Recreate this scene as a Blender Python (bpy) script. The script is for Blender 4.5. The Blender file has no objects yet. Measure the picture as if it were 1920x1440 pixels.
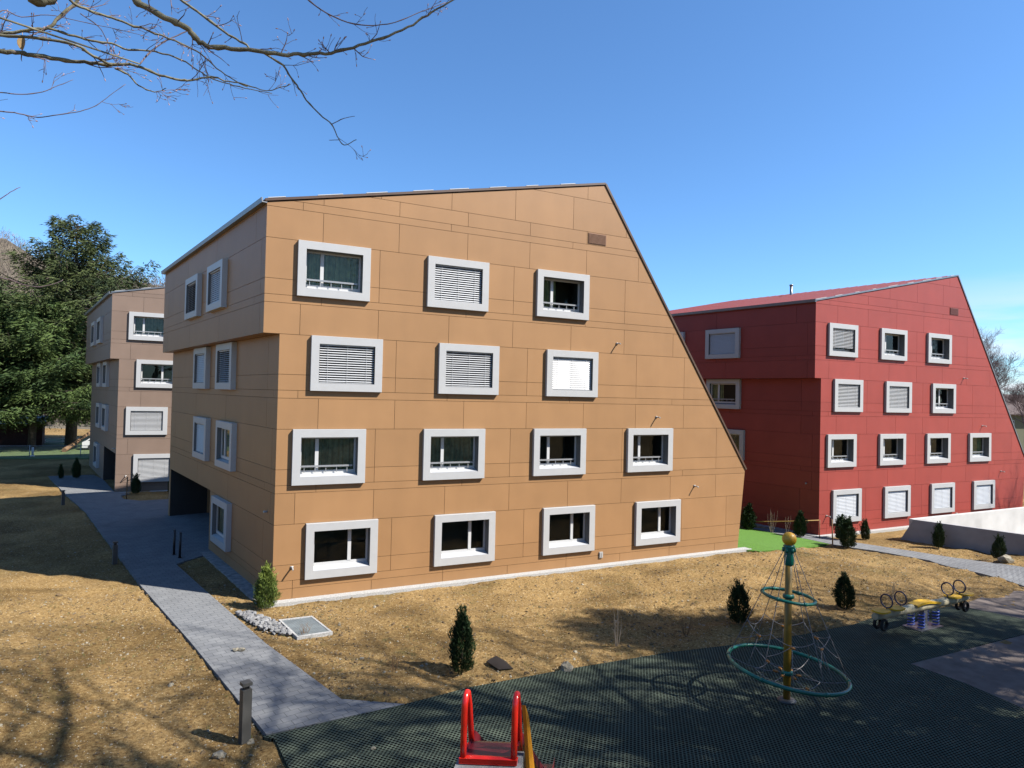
import bpy, math, random
import numpy as np
from mathutils import Vector, Matrix, noise
from mathutils.geometry import tessellate_polygon
R = math.radians
random.seed(7); rng = np.random.default_rng(7)
scene = bpy.context.scene
col = scene.collection

# ---------------------------------------------------------------- camera
F_PX = 1201.75
CAM = Vector((-2.765, -21.131, 6.633))
yaw, pitch, roll = 0.4573, 0.0168, 0.0235
cy_, sy_, cp_, sp_ = math.cos(yaw), math.sin(yaw), math.cos(pitch), math.sin(pitch)
fwd = Vector((sy_*cp_, cy_*cp_, sp_)); rt0 = Vector((cy_, -sy_, 0)); up0 = rt0.cross(fwd)
rt = math.cos(roll)*rt0 + math.sin(roll)*up0
up = -math.sin(roll)*rt0 + math.cos(roll)*up0
cd = bpy.data.cameras.new("camera"); cam = bpy.data.objects.new("camera", cd); col.objects.link(cam)
M = Matrix((rt, up, -fwd)).transposed().to_4x4(); M.translation = CAM
cam.matrix_world = M
cd.sensor_fit = 'HORIZONTAL'; cd.sensor_width = 36.0; cd.lens = F_PX/1920*36.0
cd.clip_start = 0.1; cd.clip_end = 5000
scene.camera = cam

def ray(px, py):
    px = float(px); py = float(py)
    return fwd + (px-960)/F_PX*rt - (py-720)/F_PX*up
def at(px, py, z=0.0):                       # survey: the ground point seen at a picture position
    d = ray(px, py); t = (z-CAM.z)/d.z
    return CAM + d*t
def atd(px, py, depth):
    return CAM + ray(px, py)*depth

# ---------------------------------------------------------------- world + sun
SUN_TRAVEL = Vector((-1.10, 1.0, -1.48)).normalized()
w = bpy.data.worlds.new("World"); scene.world = w; w.use_nodes = True
nt = w.node_tree; nt.nodes.clear()
out = nt.nodes.new('ShaderNodeOutputWorld'); bg = nt.nodes.new('ShaderNodeBackground')
sky = nt.nodes.new('ShaderNodeTexSky'); sky.sky_type = 'NISHITA'; sky.sun_disc = False
sky.sun_elevation = math.asin(-SUN_TRAVEL.z)
sky.sun_rotation = math.atan2(-SUN_TRAVEL.x, -SUN_TRAVEL.y)
sky.altitude = 600; sky.air_density = 1.0; sky.dust_density = 0.6; sky.ozone_density = 2.2
bg.inputs['Strength'].default_value = 0.069
# thin cloud bank low over the north-east
tc = nt.nodes.new('ShaderNodeTexCoord'); sep = nt.nodes.new('ShaderNodeSeparateXYZ')
nt.links.new(tc.outputs['Generated'], sep.inputs[0])
mp = nt.nodes.new('ShaderNodeMapping'); mp.inputs['Scale'].default_value = (3.0, 3.0, 22.0)
nt.links.new(tc.outputs['Generated'], mp.inputs['Vector'])
cn = nt.nodes.new('ShaderNodeTexNoise'); cn.inputs['Scale'].default_value = 1.6; cn.inputs['Detail'].default_value = 6
nt.links.new(mp.outputs[0], cn.inputs['Vector'])
cr = nt.nodes.new('ShaderNodeMapRange'); cr.inputs['From Min'].default_value = 0.34; cr.inputs['From Max'].default_value = 0.56
nt.links.new(cn.outputs['Fac'], cr.inputs['Value'])
hz = nt.nodes.new('ShaderNodeMapRange'); hz.inputs['From Min'].default_value = 0.17; hz.inputs['From Max'].default_value = 0.07
nt.links.new(sep.outputs['Z'], hz.inputs['Value'])
ex = nt.nodes.new('ShaderNodeMapRange'); ex.inputs['From Min'].default_value = 0.72; ex.inputs['From Max'].default_value = 0.92
nt.links.new(sep.outputs['X'], ex.inputs['Value'])
m1 = nt.nodes.new('ShaderNodeMath'); m1.operation = 'MULTIPLY'; m2 = nt.nodes.new('ShaderNodeMath'); m2.operation = 'MULTIPLY'
nt.links.new(cr.outputs[0], m1.inputs[0]); nt.links.new(hz.outputs[0], m1.inputs[1])
nt.links.new(m1.outputs[0], m2.inputs[0]); nt.links.new(ex.outputs[0], m2.inputs[1])
mx = nt.nodes.new('ShaderNodeMixRGB'); mx.inputs['Color2'].default_value = (5.6, 5.8, 6.3, 1)
tint = nt.nodes.new('ShaderNodeMixRGB'); tint.blend_type = 'MULTIPLY'; tint.inputs['Fac'].default_value = 1
tint.inputs['Color2'].default_value = (0.73, 1.07, 1.36, 1)
nt.links.new(sky.outputs[0], tint.inputs['Color1'])
nt.links.new(tint.outputs[0], mx.inputs['Color1']); nt.links.new(m2.outputs[0], mx.inputs['Fac'])
nt.links.new(mx.outputs[0], bg.inputs['Color']); nt.links.new(bg.outputs[0], out.inputs[0])

sl = bpy.data.lights.new("sun", 'SUN'); sl.energy = 5.0; sl.angle = R(0.53); sl.color = (1.0, 0.955, 0.89)
so = bpy.data.objects.new("sun", sl); col.objects.link(so)
so.rotation_euler = SUN_TRAVEL.to_track_quat('-Z', 'Y').to_euler()
so.location = (20, -30, 40)

scene.view_settings.view_transform = 'Standard'; scene.view_settings.look = 'None'
scene.view_settings.exposure = 1.27; scene.view_settings.gamma = 1.0
scene.render.engine = 'CYCLES'

# ---------------------------------------------------------------- materials
def srgb(r, g, b):
    f = lambda c: (c/255/12.92) if c/255 <= 0.04045 else ((c/255+0.055)/1.055)**2.4
    return (f(r), f(g), f(b), 1)
ALB = 0.495
def mat(name, c, rough=0.6, metal=0.0, noise_amt=0.0, scale=5.0, bump=0.0, bscale=40.0, spec=0.5):
    m = bpy.data.materials.new(name); m.use_nodes = True
    t = m.node_tree; p = t.nodes['Principled BSDF']
    c = (c[0]*ALB, c[1]*ALB, c[2]*ALB, 1)
    p.inputs['Base Color'].default_value = c; p.inputs['Roughness'].default_value = rough
    p.inputs['Metallic'].default_value = metal; p.inputs['Specular IOR Level'].default_value = spec
    tcn = t.nodes.new('ShaderNodeTexCoord')
    n = t.nodes.new('ShaderNodeTexNoise'); n.inputs['Scale'].default_value = scale; n.inputs['Detail'].default_value = 8
    t.links.new(tcn.outputs['Object'], n.inputs['Vector'])
    r = t.nodes.new('ShaderNodeValToRGB')
    a = max(0.0, 1-noise_amt); b = 1+noise_amt
    r.color_ramp.elements[0].position = 0.3; r.color_ramp.elements[1].position = 0.7
    r.color_ramp.elements[0].color = (c[0]*a, c[1]*a, c[2]*a, 1)
    r.color_ramp.elements[1].color = (min(1, c[0]*b), min(1, c[1]*b), min(1, c[2]*b), 1)
    t.links.new(n.outputs['Fac'], r.inputs[0]); t.links.new(r.outputs[0], p.inputs['Base Color'])
    if bump:
        n2 = t.nodes.new('ShaderNodeTexNoise'); n2.inputs['Scale'].default_value = bscale; n2.inputs['Detail'].default_value = 6
        t.links.new(tcn.outputs['Object'], n2.inputs['Vector'])
        bp = t.nodes.new('ShaderNodeBump'); bp.inputs['Strength'].default_value = bump; bp.inputs['Distance'].default_value = 0.02
        t.links.new(n2.outputs['Fac'], bp.inputs['Height']); t.links.new(bp.outputs[0], p.inputs['Normal'])
    return m

def panel_mat(name, c, rough=0.5):
    """fibre cement cladding: each panel keeps a faint tone of its own, stored in a colour attribute"""
    m = mat(name, c, rough, 0, 0.05, 0.9, 0.04, 60)
    t = m.node_tree; p = t.nodes['Principled BSDF']
    old = p.inputs['Base Color'].links[0].from_socket; p.inputs['Specular IOR Level'].default_value = 0.3
    at_ = t.nodes.new('ShaderNodeAttribute'); at_.attribute_name = 'tone'
    mm = t.nodes.new('ShaderNodeMixRGB'); mm.blend_type = 'MULTIPLY'; mm.inputs['Fac'].default_value = 1
    tcn = t.nodes.new('ShaderNodeTexCoord')
    st = t.nodes.new('ShaderNodeTexNoise'); st.inputs['Scale'].default_value = 1.0; st.inputs['Detail'].default_value = 5
    mpn = t.nodes.new('ShaderNodeMapping'); mpn.inputs['Scale'].default_value = (2.2, 2.2, 0.25)
    t.links.new(tcn.outputs['Object'], mpn.inputs['Vector']); t.links.new(mpn.outputs[0], st.inputs['Vector'])
    mr = t.nodes.new('ShaderNodeMapRange'); mr.inputs['To Min'].default_value = 0.93; mr.inputs['To Max'].default_value = 1.05
    t.links.new(st.outputs['Fac'], mr.inputs['Value'])
    m3 = t.nodes.new('ShaderNodeMixRGB'); m3.blend_type = 'MULTIPLY'; m3.inputs['Fac'].default_value = 1
    t.links.new(old, mm.inputs['Color1']); t.links.new(at_.outputs['Color'], mm.inputs['Color2'])
    t.links.new(mm.outputs[0], m3.inputs['Color1']); t.links.new(mr.outputs[0], m3.inputs['Color2'])
    t.links.new(m3.outputs[0], p.inputs['Base Color'])
    return m

def glass_mat(name, tintc=(0.76, 0.77, 0.70)):
    m = bpy.data.materials.new(name); m.use_nodes = True; t = m.node_tree; t.nodes.clear()
    o = t.nodes.new('ShaderNodeOutputMaterial'); mix = t.nodes.new('ShaderNodeMixShader')
    tr = t.nodes.new('ShaderNodeBsdfTransparent'); tr.inputs[0].default_value = (*tintc, 1)
    g = t.nodes.new('ShaderNodeBsdfGlossy'); g.inputs['Roughness'].default_value = 0.01; g.inputs[0].default_value = (0.9, 0.95, 0.93, 1)
    tcn = t.nodes.new('ShaderNodeTexCoord'); nn = t.nodes.new('ShaderNodeTexNoise'); nn.inputs['Scale'].default_value = 1.3
    bp = t.nodes.new('ShaderNodeBump'); bp.inputs['Strength'].default_value = 0.05; bp.inputs['Distance'].default_value = 0.05
    t.links.new(tcn.outputs['Object'], nn.inputs['Vector']); t.links.new(nn.outputs['Fac'], bp.inputs['Height'])
    t.links.new(bp.outputs[0], g.inputs['Normal'])
    f = t.nodes.new('ShaderNodeFresnel'); f.inputs['IOR'].default_value = 1.42
    t.links.new(f.outputs[0], mix.inputs[0]); t.links.new(tr.outputs[0], mix.inputs[1]); t.links.new(g.outputs[0], mix.inputs[2])
    t.links.new(mix.outputs[0], o.inputs[0])
    return m

def soil_mat(name):
    m = bpy.data.materials.new(name); m.use_nodes = True; t = m.node_tree; p = t.nodes['Principled BSDF']
    p.inputs['Roughness'].default_value = 0.95; p.inputs['Specular IOR Level'].default_value = 0.1
    tcn = t.nodes.new('ShaderNodeTexCoord'); V = tcn.outputs['Object']
    def nz(s, d=8, r=0.6, dist=0.0):
        n = t.nodes.new('ShaderNodeTexNoise'); n.inputs['Scale'].default_value = s; n.inputs['Detail'].default_value = d
        n.inputs['Roughness'].default_value = r; n.inputs['Distortion'].default_value = dist
        t.links.new(V, n.inputs['Vector']); return n.outputs['Fac']
    def ramp(src, stops):
        r = t.nodes.new('ShaderNodeValToRGB'); e = r.color_ramp.elements
        e[0].position, e[0].color = stops[0]; e[1].position, e[1].color = stops[-1]
        for s in stops[1:-1]:
            q = e.new(s[0]); q.color = s[1]
        t.links.new(src, r.inputs[0]); return r.outputs[0]
    def mix(a, b, f, mode='MIX'):
        x = t.nodes.new('ShaderNodeMixRGB'); x.blend_type = mode
        for i, s in (('Color1', a), ('Color2', b), ('Fac', f)):
            if isinstance(s, (tuple, float)): x.inputs[i].default_value = s
            else: t.links.new(s, x.inputs[i])
        return x.outputs[0]
    base = ramp(nz(13, 12, 0.82), [(0.34, (0.055, 0.031, 0.014, 1)), (0.44, (0.147, 0.093, 0.039, 1)), (0.54, (0.237, 0.166, 0.078, 1)), (0.66, (0.395, 0.300, 0.159, 1))])
    fine = ramp(nz(55, 4, 0.7), [(0.36, (0.62, 0.60, 0.56, 1)), (0.62, (1.22, 1.2, 1.15, 1))])
    base = mix(base, fine, 1.0, 'MULTIPLY')
    big = ramp(nz(0.35, 5, 0.5, 0.6), [(0.34, (0.62, 0.58, 0.50, 1)), (0.60, (1.16, 1.12, 1.04, 1))])
    c = mix(base, big, 1.0, 'MULTIPLY')
    gg = ramp(nz(0.5, 7, 0.7), [(0.57, (0, 0, 0, 1)), (0.72, (1, 1, 1, 1))])
    gm = t.nodes.new('ShaderNodeMath'); gm.operation = 'MULTIPLY'; gm.inputs[1].default_value = 0.38
    t.links.new(gg, gm.inputs[0])
    c = mix(c, (0.085, 0.085, 0.03, 1), gm.outputs[0])
    v = t.nodes.new('ShaderNodeTexVoronoi'); v.inputs['Scale'].default_value = 17; t.links.new(V, v.inputs['Vector'])
    sp = t.nodes.new('ShaderNodeMath'); sp.operation = 'LESS_THAN'; sp.inputs[1].default_value = 0.18
    t.links.new(v.outputs['Distance'], sp.inputs[0])
    sel = t.nodes.new('ShaderNodeSeparateColor'); t.links.new(v.outputs['Color'], sel.inputs[0])
    gt = t.nodes.new('ShaderNodeMath'); gt.operation = 'GREATER_THAN'; gt.inputs[1].default_value = 0.72
    t.links.new(sel.outputs[0], gt.inputs[0])
    ml = t.nodes.new('ShaderNodeMath'); ml.operation = 'MULTIPLY'; t.links.new(sp.outputs[0], ml.inputs[0]); t.links.new(gt.outputs[0], ml.inputs[1])
    c = mix(c, (0.52, 0.46, 0.34, 1), ml.outputs[0])
    t.links.new(c, p.inputs['Base Color'])
    bp = t.nodes.new('ShaderNodeBump'); bp.inputs['Strength'].default_value = 0.9; bp.inputs['Distance'].default_value = 0.06
    t.links.new(nz(11, 10, 0.75), bp.inputs['Height']); t.links.new(bp.outputs[0], p.inputs['Normal'])
    return m

def pattern_mat(name, kind):
    m = bpy.data.materials.new(name); m.use_nodes = True; t = m.node_tree; p = t.nodes['Principled BSDF']
    p.inputs['Roughness'].default_value = 0.9; p.inputs['Specular IOR Level'].default_value = 0.06
    tcn = t.nodes.new('ShaderNodeTexCoord')
    n = t.nodes.new('ShaderNodeTexNoise'); n.inputs['Scale'].default_value = 1.2; n.inputs['Detail'].default_value = 9; n.inputs['Roughness'].default_value = 0.7
    t.links.new(tcn.outputs['Object'], n.inputs['Vector'])
    mpn = t.nodes.new('ShaderNodeMapping'); t.links.new(tcn.outputs['Object'], mpn.inputs['Vector'])
    def rmp(src, stops):
        r = t.nodes.new('ShaderNodeValToRGB'); e = r.color_ramp.elements
        e[0].position, e[0].color = stops[0]; e[1].position, e[1].color = stops[1]
        t.links.new(src, r.inputs[0]); return r.outputs[0]
    mul = t.nodes.new('ShaderNodeMixRGB'); mul.blend_type = 'MULTIPLY'; mul.inputs['Fac'].default_value = 1
    bp = t.nodes.new('ShaderNodeBump'); bp.inputs['Distance'].default_value = 0.02
    if kind == 'paver':
        mpn.inputs['Rotation'].default_value = (0, 0, R(-14))
        b = t.nodes.new('ShaderNodeTexBrick'); b.inputs['Scale'].default_value = 1.0
        b.inputs['Brick Width'].default_value = 0.30; b.inputs['Row Height'].default_value = 0.20
        b.inputs['Mortar Size'].default_value = 0.007; b.inputs['Mortar Smooth'].default_value = 0.2
        b.inputs['Color1'].default_value = (0.142, 0.145, 0.149, 1); b.inputs['Color2'].default_value = (0.165, 0.168, 0.172, 1)
        b.inputs['Mortar'].default_value = (0.085, 0.085, 0.09, 1); b.offset = 0.5
        t.links.new(mpn.outputs[0], b.inputs['Vector'])
        t.links.new(b.outputs['Color'], mul.inputs['Color1'])
        t.links.new(rmp(n.outputs['Fac'], [(0.3, (0.84, 0.84, 0.84, 1)), (0.7, (1.1, 1.1, 1.08, 1))]), mul.inputs['Color2'])
        inv = t.nodes.new('ShaderNodeMath'); inv.operation = 'SUBTRACT'; inv.inputs[0].default_value = 1
        t.links.new(b.outputs['Fac'], inv.inputs[1]); t.links.new(inv.outputs[0], bp.inputs['Height']); bp.inputs['Strength'].default_value = 0.5
    else:
        # open rubber grid: staggered oval holes showing dark soil
        sx = t.nodes.new('ShaderNodeSeparateXYZ'); t.links.new(mpn.outputs[0], sx.inputs[0])
        def mth(op, a, b=None):
            q = t.nodes.new('ShaderNodeMath'); q.operation = op
            for i, s in enumerate((a, b)):
                if s is None: continue
                if isinstance(s, (int, float)): q.inputs[i].default_value = s
                else: t.links.new(s, q.inputs[i])
            return q.outputs[0]
        PX, PY = 0.088, 0.058
        row = mth('FLOOR', mth('DIVIDE', sx.outputs['Y'], PY))
        fy = mth('SUBTRACT', mth('FRACT', mth('DIVIDE', sx.outputs['Y'], PY)), 0.5)
        shift = mth('MULTIPLY', mth('MODULO', mth('ADD', row, 10000), 2.0), 0.5)
        fx = mth('SUBTRACT', mth('FRACT', mth('ADD', mth('DIVIDE', sx.outputs['X'], PX), shift)), 0.5)
        d = mth('SQRT', mth('ADD', mth('POWER', mth('MULTIPLY', fx, 1.4), 2.0), mth('POWER', mth('MULTIPLY', fy, 1.15), 2.0)))
        hole = rmp(d, [(0.40, (0, 0, 0, 1)), (0.50, (1, 1, 1, 1))])
        mixc = t.nodes.new('ShaderNodeMixRGB'); mixc.inputs['Color1'].default_value = (0.003, 0.003, 0.002, 1)
        mixc.inputs['Color2'].default_value = (0.070, 0.086, 0.069, 1); t.links.new(hole, mixc.inputs['Fac'])
        t.links.new(mixc.outputs[0], mul.inputs['Color1'])
        t.links.new(rmp(n.outputs['Fac'], [(0.28, (0.72, 0.76, 0.70, 1)), (0.72, (1.2, 1.18, 1.12, 1))]), mul.inputs['Color2'])
        t.links.new(hole, bp.inputs['Height']); bp.inputs['Strength'].default_value = 0.6
    t.links.new(mul.outputs[0], p.inputs['Base Color']); t.links.new(bp.outputs[0], p.inputs['Normal'])
    return m

def leaf_mat(name, c1, c2, trans=0.15):
    m = mat(name, c1, 0.7, 0, 0.0, 1.0, spec=0.2); t = m.node_tree; p = t.nodes['Principled BSDF']
    g = t.nodes.new('ShaderNodeAttribute'); g.attribute_name = 'tone'
    s = t.nodes.new('ShaderNodeSeparateColor'); t.links.new(g.outputs['Color'], s.inputs[0])
    r = t.nodes.new('ShaderNodeMixRGB'); r.inputs['Color1'].default_value = (*c1[:3], 1); r.inputs['Color2'].default_value = (*c2[:3], 1)
    t.links.new(s.outputs[0], r.inputs['Fac']); t.links.new(r.outputs[0], p.inputs['Base Color'])
    return m

ORANGE, RED, BROWN = (0.51, 0.278, 0.122, 1), (0.46, 0.078, 0.057, 1), (0.33, 0.232, 0.175, 1)
MT = dict(
    orange=panel_mat('ochre_cladding', ORANGE), red=panel_mat('red_cladding', RED), brown=panel_mat('brown_cladding', BROWN),
    groove_o=mat('joint_ochre', (0.20, 0.095, 0.04), 0.9), groove_r=mat('joint_red', (0.26, 0.045, 0.03), 0.9), groove_b=mat('joint_brown', (0.14, 0.09, 0.07), 0.9),
    roof_o=mat('roof_brown_sheet', (0.13, 0.07, 0.04), 0.45, 0, 0.1), roof_r=mat('roof_red_sheet', (0.36, 0.075, 0.075), 0.42, 0, 0.1, 2), roof_b=mat('roof_dark_sheet', (0.10, 0.07, 0.055), 0.45),
    frame=mat('silver_window_surround', (0.66, 0.66, 0.655), 0.42, 0.0, 0.03, 3), jamb=mat('shade_darkened_reveal', (0.20, 0.205, 0.205), 0.5, 0, 0.03),  # reveals: surround colour darkened to stand in for their shade
    white=mat('white_window_frame', (0.80, 0.80, 0.79), 0.45, 0, 0.02),
    sill=mat('sill_metal', (0.70, 0.71, 0.73), 0.4, 0.0, 0.03),
    slat=mat('blind_slat', (0.74, 0.75, 0.76), 0.4, 0, 0.02), rail=mat('rail_metal', (0.50, 0.51, 0.52), 0.35, 0.3, 0.03),
    room=mat('room_interior', (0.085, 0.10, 0.092), 0.9), glass=glass_mat('window_glass'), dull_glass=mat('dark_matt_pane', (0.03, 0.035, 0.035), 0.5),  # pane behind full blinds: opaque near-black, rough to kill reflections
    curtain=mat('curtain_green', (0.62, 0.70, 0.40), 0.9, 0, 0.25, 6), curtain_g=mat('curtain_grey', (0.50, 0.54, 0.40), 0.9, 0, 0.3, 6),
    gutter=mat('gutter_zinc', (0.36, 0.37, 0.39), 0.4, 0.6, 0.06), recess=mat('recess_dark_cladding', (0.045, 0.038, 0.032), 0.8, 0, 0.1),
    vent=mat('vent_brown', (0.30, 0.13, 0.05), 0.6), vent_r=mat('vent_red', (0.24, 0.05, 0.03), 0.6), spout=mat('spout_grey', (0.6, 0.58, 0.55), 0.4),
    soil=soil_mat('dry_soil'), paver=pattern_mat('grey_pavers', 'paver'), rubber=pattern_mat('rubber_grid_mat', 'mat'),
    asphalt=mat('pinkish_concrete', (0.29, 0.24, 0.21), 0.95, 0, 0.22, 2.5, 0.3, 60, 0.05),
    turf=mat('artificial_turf', (0.11, 0.27, 0.014), 0.9, 0, 0.25, 14, 0.4, 160), lawn=mat('lawn', (0.13, 0.19, 0.06), 0.9, 0, 0.35, 1.5, 0.4, 30),
    kerb=mat('white_gravel', (0.62, 0.61, 0.58), 0.9, 0, 0.35, 26, 0.8, 60), stone=mat('pale_stone', (0.42, 0.37, 0.27), 0.9, 0, 0.3, 8, 0.4, 30),
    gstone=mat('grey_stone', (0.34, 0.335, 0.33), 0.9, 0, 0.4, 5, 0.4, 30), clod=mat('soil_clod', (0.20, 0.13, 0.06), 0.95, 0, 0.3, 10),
    lit_concrete=mat('sun_brightened_concrete', (0.80, 0.79, 0.76), 0.85, 0, 0.16, 0.8, 0.1, 25), concrete=mat('fair_concrete', (0.50, 0.49, 0.50), 0.85, 0, 0.14, 1.3, 0.15, 25), galv=mat('galvanised_grate', (0.30, 0.34, 0.35), 0.5, 0.3, 0.2, 3),  # far ramp wall's concrete is lightened in colour for the sun on it
    bollard=mat('bollard_anthracite', (0.13, 0.128, 0.12), 0.5, 0.3, 0.08), black=mat('black_paint', (0.012, 0.012, 0.014), 0.5), rubberb=mat('black_rubber', (0.02, 0.02, 0.02), 0.8),
    wood=mat('stake_wood', (0.30, 0.17, 0.075), 0.8, 0, 0.25, 12), tape=mat('yellow_lath', (0.55, 0.32, 0.07), 0.7, 0, 0.2),
    gold=mat('pole_yellow', (0.34, 0.20, 0.015), 0.4, 0, 0.08), ball=mat('ball_yellow', (0.95, 0.50, 0.02), 0.45, 0, 0.05),
    green=mat('ring_green', (0.010, 0.22, 0.15), 0.35, 0, 0.08), rope=mat('rope_grey', (0.30, 0.28, 0.265), 0.8, 0, 0.3, 60), orangep=mat('orange_joint', (0.62, 0.24, 0.03), 0.5),
    yseat=mat('seat_yellow', (1.2, 0.72, 0.04), 0.4, 0, 0.05), log=mat('pale_log', (0.75, 0.66, 0.42), 0.7, 0, 0.25, 3, 0.2, 12), blue=mat('blue_paint', (0.03, 0.10, 0.60), 0.35),
    hblue=mat('dark_blue_ring', (0.03, 0.05, 0.13), 0.4), redp=mat('slide_red', (0.95, 0.030, 0.016), 0.22, 0, 0.03), redfloor=mat('slide_floor', (0.20, 0.015, 0.025), 0.35),
    orangey=mat('slide_yellow', (0.62, 0.27, 0.02), 0.4), bark=mat('bark_brown', (0.105, 0.080, 0.058), 0.95, 0, 0.35, 8, 0.6, 20),
    barkg=mat('bark_mossy_grey', (0.225, 0.205, 0.125), 0.9, 0, 0.5, 14, 0.4, 40), twig=mat('twig_mauve', (0.20, 0.135, 0.135), 0.85, 0, 0.25, 20),
    bud=mat('bud_pink', (0.55, 0.36, 0.36), 0.7), leafdry=mat('dry_leaf', (0.55, 0.36, 0.15), 0.8, 0, 0.3, 30), ptwig=mat('pale_twig', (0.42, 0.34, 0.25), 0.9),
    needle=leaf_mat('needles_dark', (0.0098, 0.0213, 0.0098), (0.0640, 0.0804, 0.0246)), needle2=leaf_mat('needles_green', (0.0115, 0.0295, 0.0098), (0.0697, 0.1025, 0.0262)),
    yew=leaf_mat('yew_needles', (0.008, 0.020, 0.008), (0.035, 0.062, 0.018)), jun=leaf_mat('juniper_needles', (0.022, 0.055, 0.014), (0.17, 0.21, 0.04)),
    brush=leaf_mat('hill_brush', (0.085, 0.068, 0.055), (0.16, 0.13, 0.10)), hill=mat('hill_scrub', (0.19, 0.155, 0.105), 0.95, 0, 0.35, 0.08, 0.5, 0.6),
    hedge=leaf_mat('hedge_leaves', (0.02, 0.03, 0.012), (0.06, 0.075, 0.03)), tile=mat('roof_tile_brown', (0.13, 0.085, 0.075), 0.85, 0, 0.25, 1.0),
    olive=mat('olive_plaster', (0.24, 0.25, 0.15), 0.9, 0, 0.1), shed=mat('dark_red_boards', (0.055, 0.012, 0.010), 0.8, 0, 0.3), white2=mat('white_paint', (0.75, 0.75, 0.75), 0.6),
    mesh=mat('chain_link_wire', (0.42, 0.44, 0.44), 0.5, 0.4),
)

# ---------------------------------------------------------------- mesh helpers
class MB:
    def __init__(s): s.v = []; s.f = []; s.m = []; s.sm = []; s.tone = None
    def poly(s, pts, mi=0, smooth=False):
        b = len(s.v); s.v += [tuple(p) for p in pts]; s.f.append(tuple(range(b, b+len(pts)))); s.m.append(mi); s.sm.append(smooth)
    def box(s, a, b, mi=0, M=None, rz=0):
        x0, y0, z0 = a; x1, y1, z1 = b
        P = [Vector(q) for q in ((x0, y0, z0), (x1, y0, z0), (x1, y1, z0), (x0, y1, z0), (x0, y0, z1), (x1, y0, z1), (x1, y1, z1), (x0, y1, z1))]
        if M is not None: P = [M @ q for q in P]
        n = len(s.v); s.v += [tuple(q) for q in P]
        for f in ((0, 3, 2, 1), (4, 5, 6, 7), (0, 1, 5, 4), (1, 2, 6, 5), (2, 3, 7, 6), (3, 0, 4, 7)):
            s.f.append(tuple(n+i for i in f)); s.m.append(mi); s.sm.append(False)
    def tube(s, pts, rad, n=8, mi=0, cap=True, closed=False):
        pts = [Vector(p) for p in pts]; k = len(pts)
        if isinstance(rad, (int, float)): rad = [rad]*k
        prev = None; base = len(s.v)
        for i in range(k):
            if closed: t = pts[(i+1) % k]-pts[i-1]
            else: t = pts[min(i+1, k-1)]-pts[max(i-1, 0)]
            t.normalize() if t.length > 0 else None
            if prev is None:
                a = Vector((0, 0, 1)) if abs(t.z) < 0.9 else Vector((1, 0, 0))
                u = t.cross(a).normalized()
            else:
                u = (prev-t*prev.dot(t)); u = u.normalized() if u.length > 1e-6 else t.orthogonal().normalized()
            prev = u; v = t.cross(u)
            for j in range(n):
                a = 2*math.pi*j/n
                s.v.append(tuple(pts[i]+(u*math.cos(a)+v*math.sin(a))*rad[i]))
        for i in range(k if closed else k-1):
            i2 = (i+1) % k
            for j in range(n):
                s.f.append((base+i*n+j, base+i*n+(j+1) % n, base+i2*n+(j+1) % n, base+i2*n+j)); s.m.append(mi); s.sm.append(True)
        if cap and not closed:
            s.f.append(tuple(base+j for j in range(n))[::-1]); s.m.append(mi); s.sm.append(False)
            s.f.append(tuple(base+(k-1)*n+j for j in range(n))); s.m.append(mi); s.sm.append(False)
    def lathe(s, c, prof, n=20, mi=0, axis=None):
        c = Vector(c); base = len(s.v)
        for (r, z) in prof:
            for j in range(n):
                a = 2*math.pi*j/n; s.v.append((c.x+r*math.cos(a), c.y+r*math.sin(a), c.z+z))
        for i in range(len(prof)-1):
            for j in range(n):
                s.f.append((base+i*n+j, base+i*n+(j+1) % n, base+(i+1)*n+(j+1) % n, base+(i+1)*n+j)); s.m.append(mi); s.sm.append(True)
        s.f.append(tuple(base+j for j in range(n))[::-1]); s.m.append(mi); s.sm.append(False)
        s.f.append(tuple(base+(len(prof)-1)*n+j for j in range(n))); s.m.append(mi); s.sm.append(False)
    def ball(s, c, r, n=16, mi=0):
        s.lathe(c, [(max(0.001, r*math.sin(math.pi*i/10)), -r*math.cos(math.pi*i/10)) for i in range(11)], n, mi)
    def prism(s, pts, d, mi=0):
        """closed outline (list of 3D points) pushed along vector d"""
        d = Vector(d); p = [Vector(q) for q in pts]; q = [a+d for a in p]; n = len(p)
        s.poly(p[::-1], mi); s.poly(q, mi)
        for i in range(n): s.poly([p[i], p[(i+1) % n], q[(i+1) % n], q[i]], mi)
    def mesh(s, name, mats, tones=None):
        me = bpy.data.meshes.new(name); me.from_pydata(s.v, [], s.f)
        for m in (mats if isinstance(mats, (list, tuple)) else [mats]): me.materials.append(m)
        me.polygons.foreach_set('material_index', s.m); me.polygons.foreach_set('use_smooth', s.sm)
        if tones is not None:
            ca = me.color_attributes.new('tone', 'FLOAT_COLOR', 'CORNER'); arr = []
            for f, t in zip(s.f, tones): arr += [t, t, t, 1]*len(f)
            ca.data.foreach_set('color', arr)
        me.update(); return me
def obj(name, me, parent=None, loc=None, rz=None):
    o = bpy.data.objects.new(name, me); col.objects.link(o)
    if parent is not None: o.parent = parent
    if loc is not None: o.location = loc
    if rz is not None: o.rotation_euler = (0, 0, rz)
    return o
def tag(o, label, cat, group=None):
    o['label'] = label; o['category'] = cat
    if group: o['group'] = group
    return o
def empty(name, loc, label, cat, group=None, rz=0):
    o = bpy.data.objects.new(name, None); col.objects.link(o); o.location = loc; o.rotation_euler = (0, 0, rz); o.empty_display_size = 0.3
    return tag(o, label, cat, group)
def struct(o, kind='structure'): o['kind'] = kind; return o
def copy_tree(o, parent=None):
    c = o.copy(); col.objects.link(c); c.parent = parent
    for ch in o.children: copy_tree(ch, c)
    return c

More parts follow.
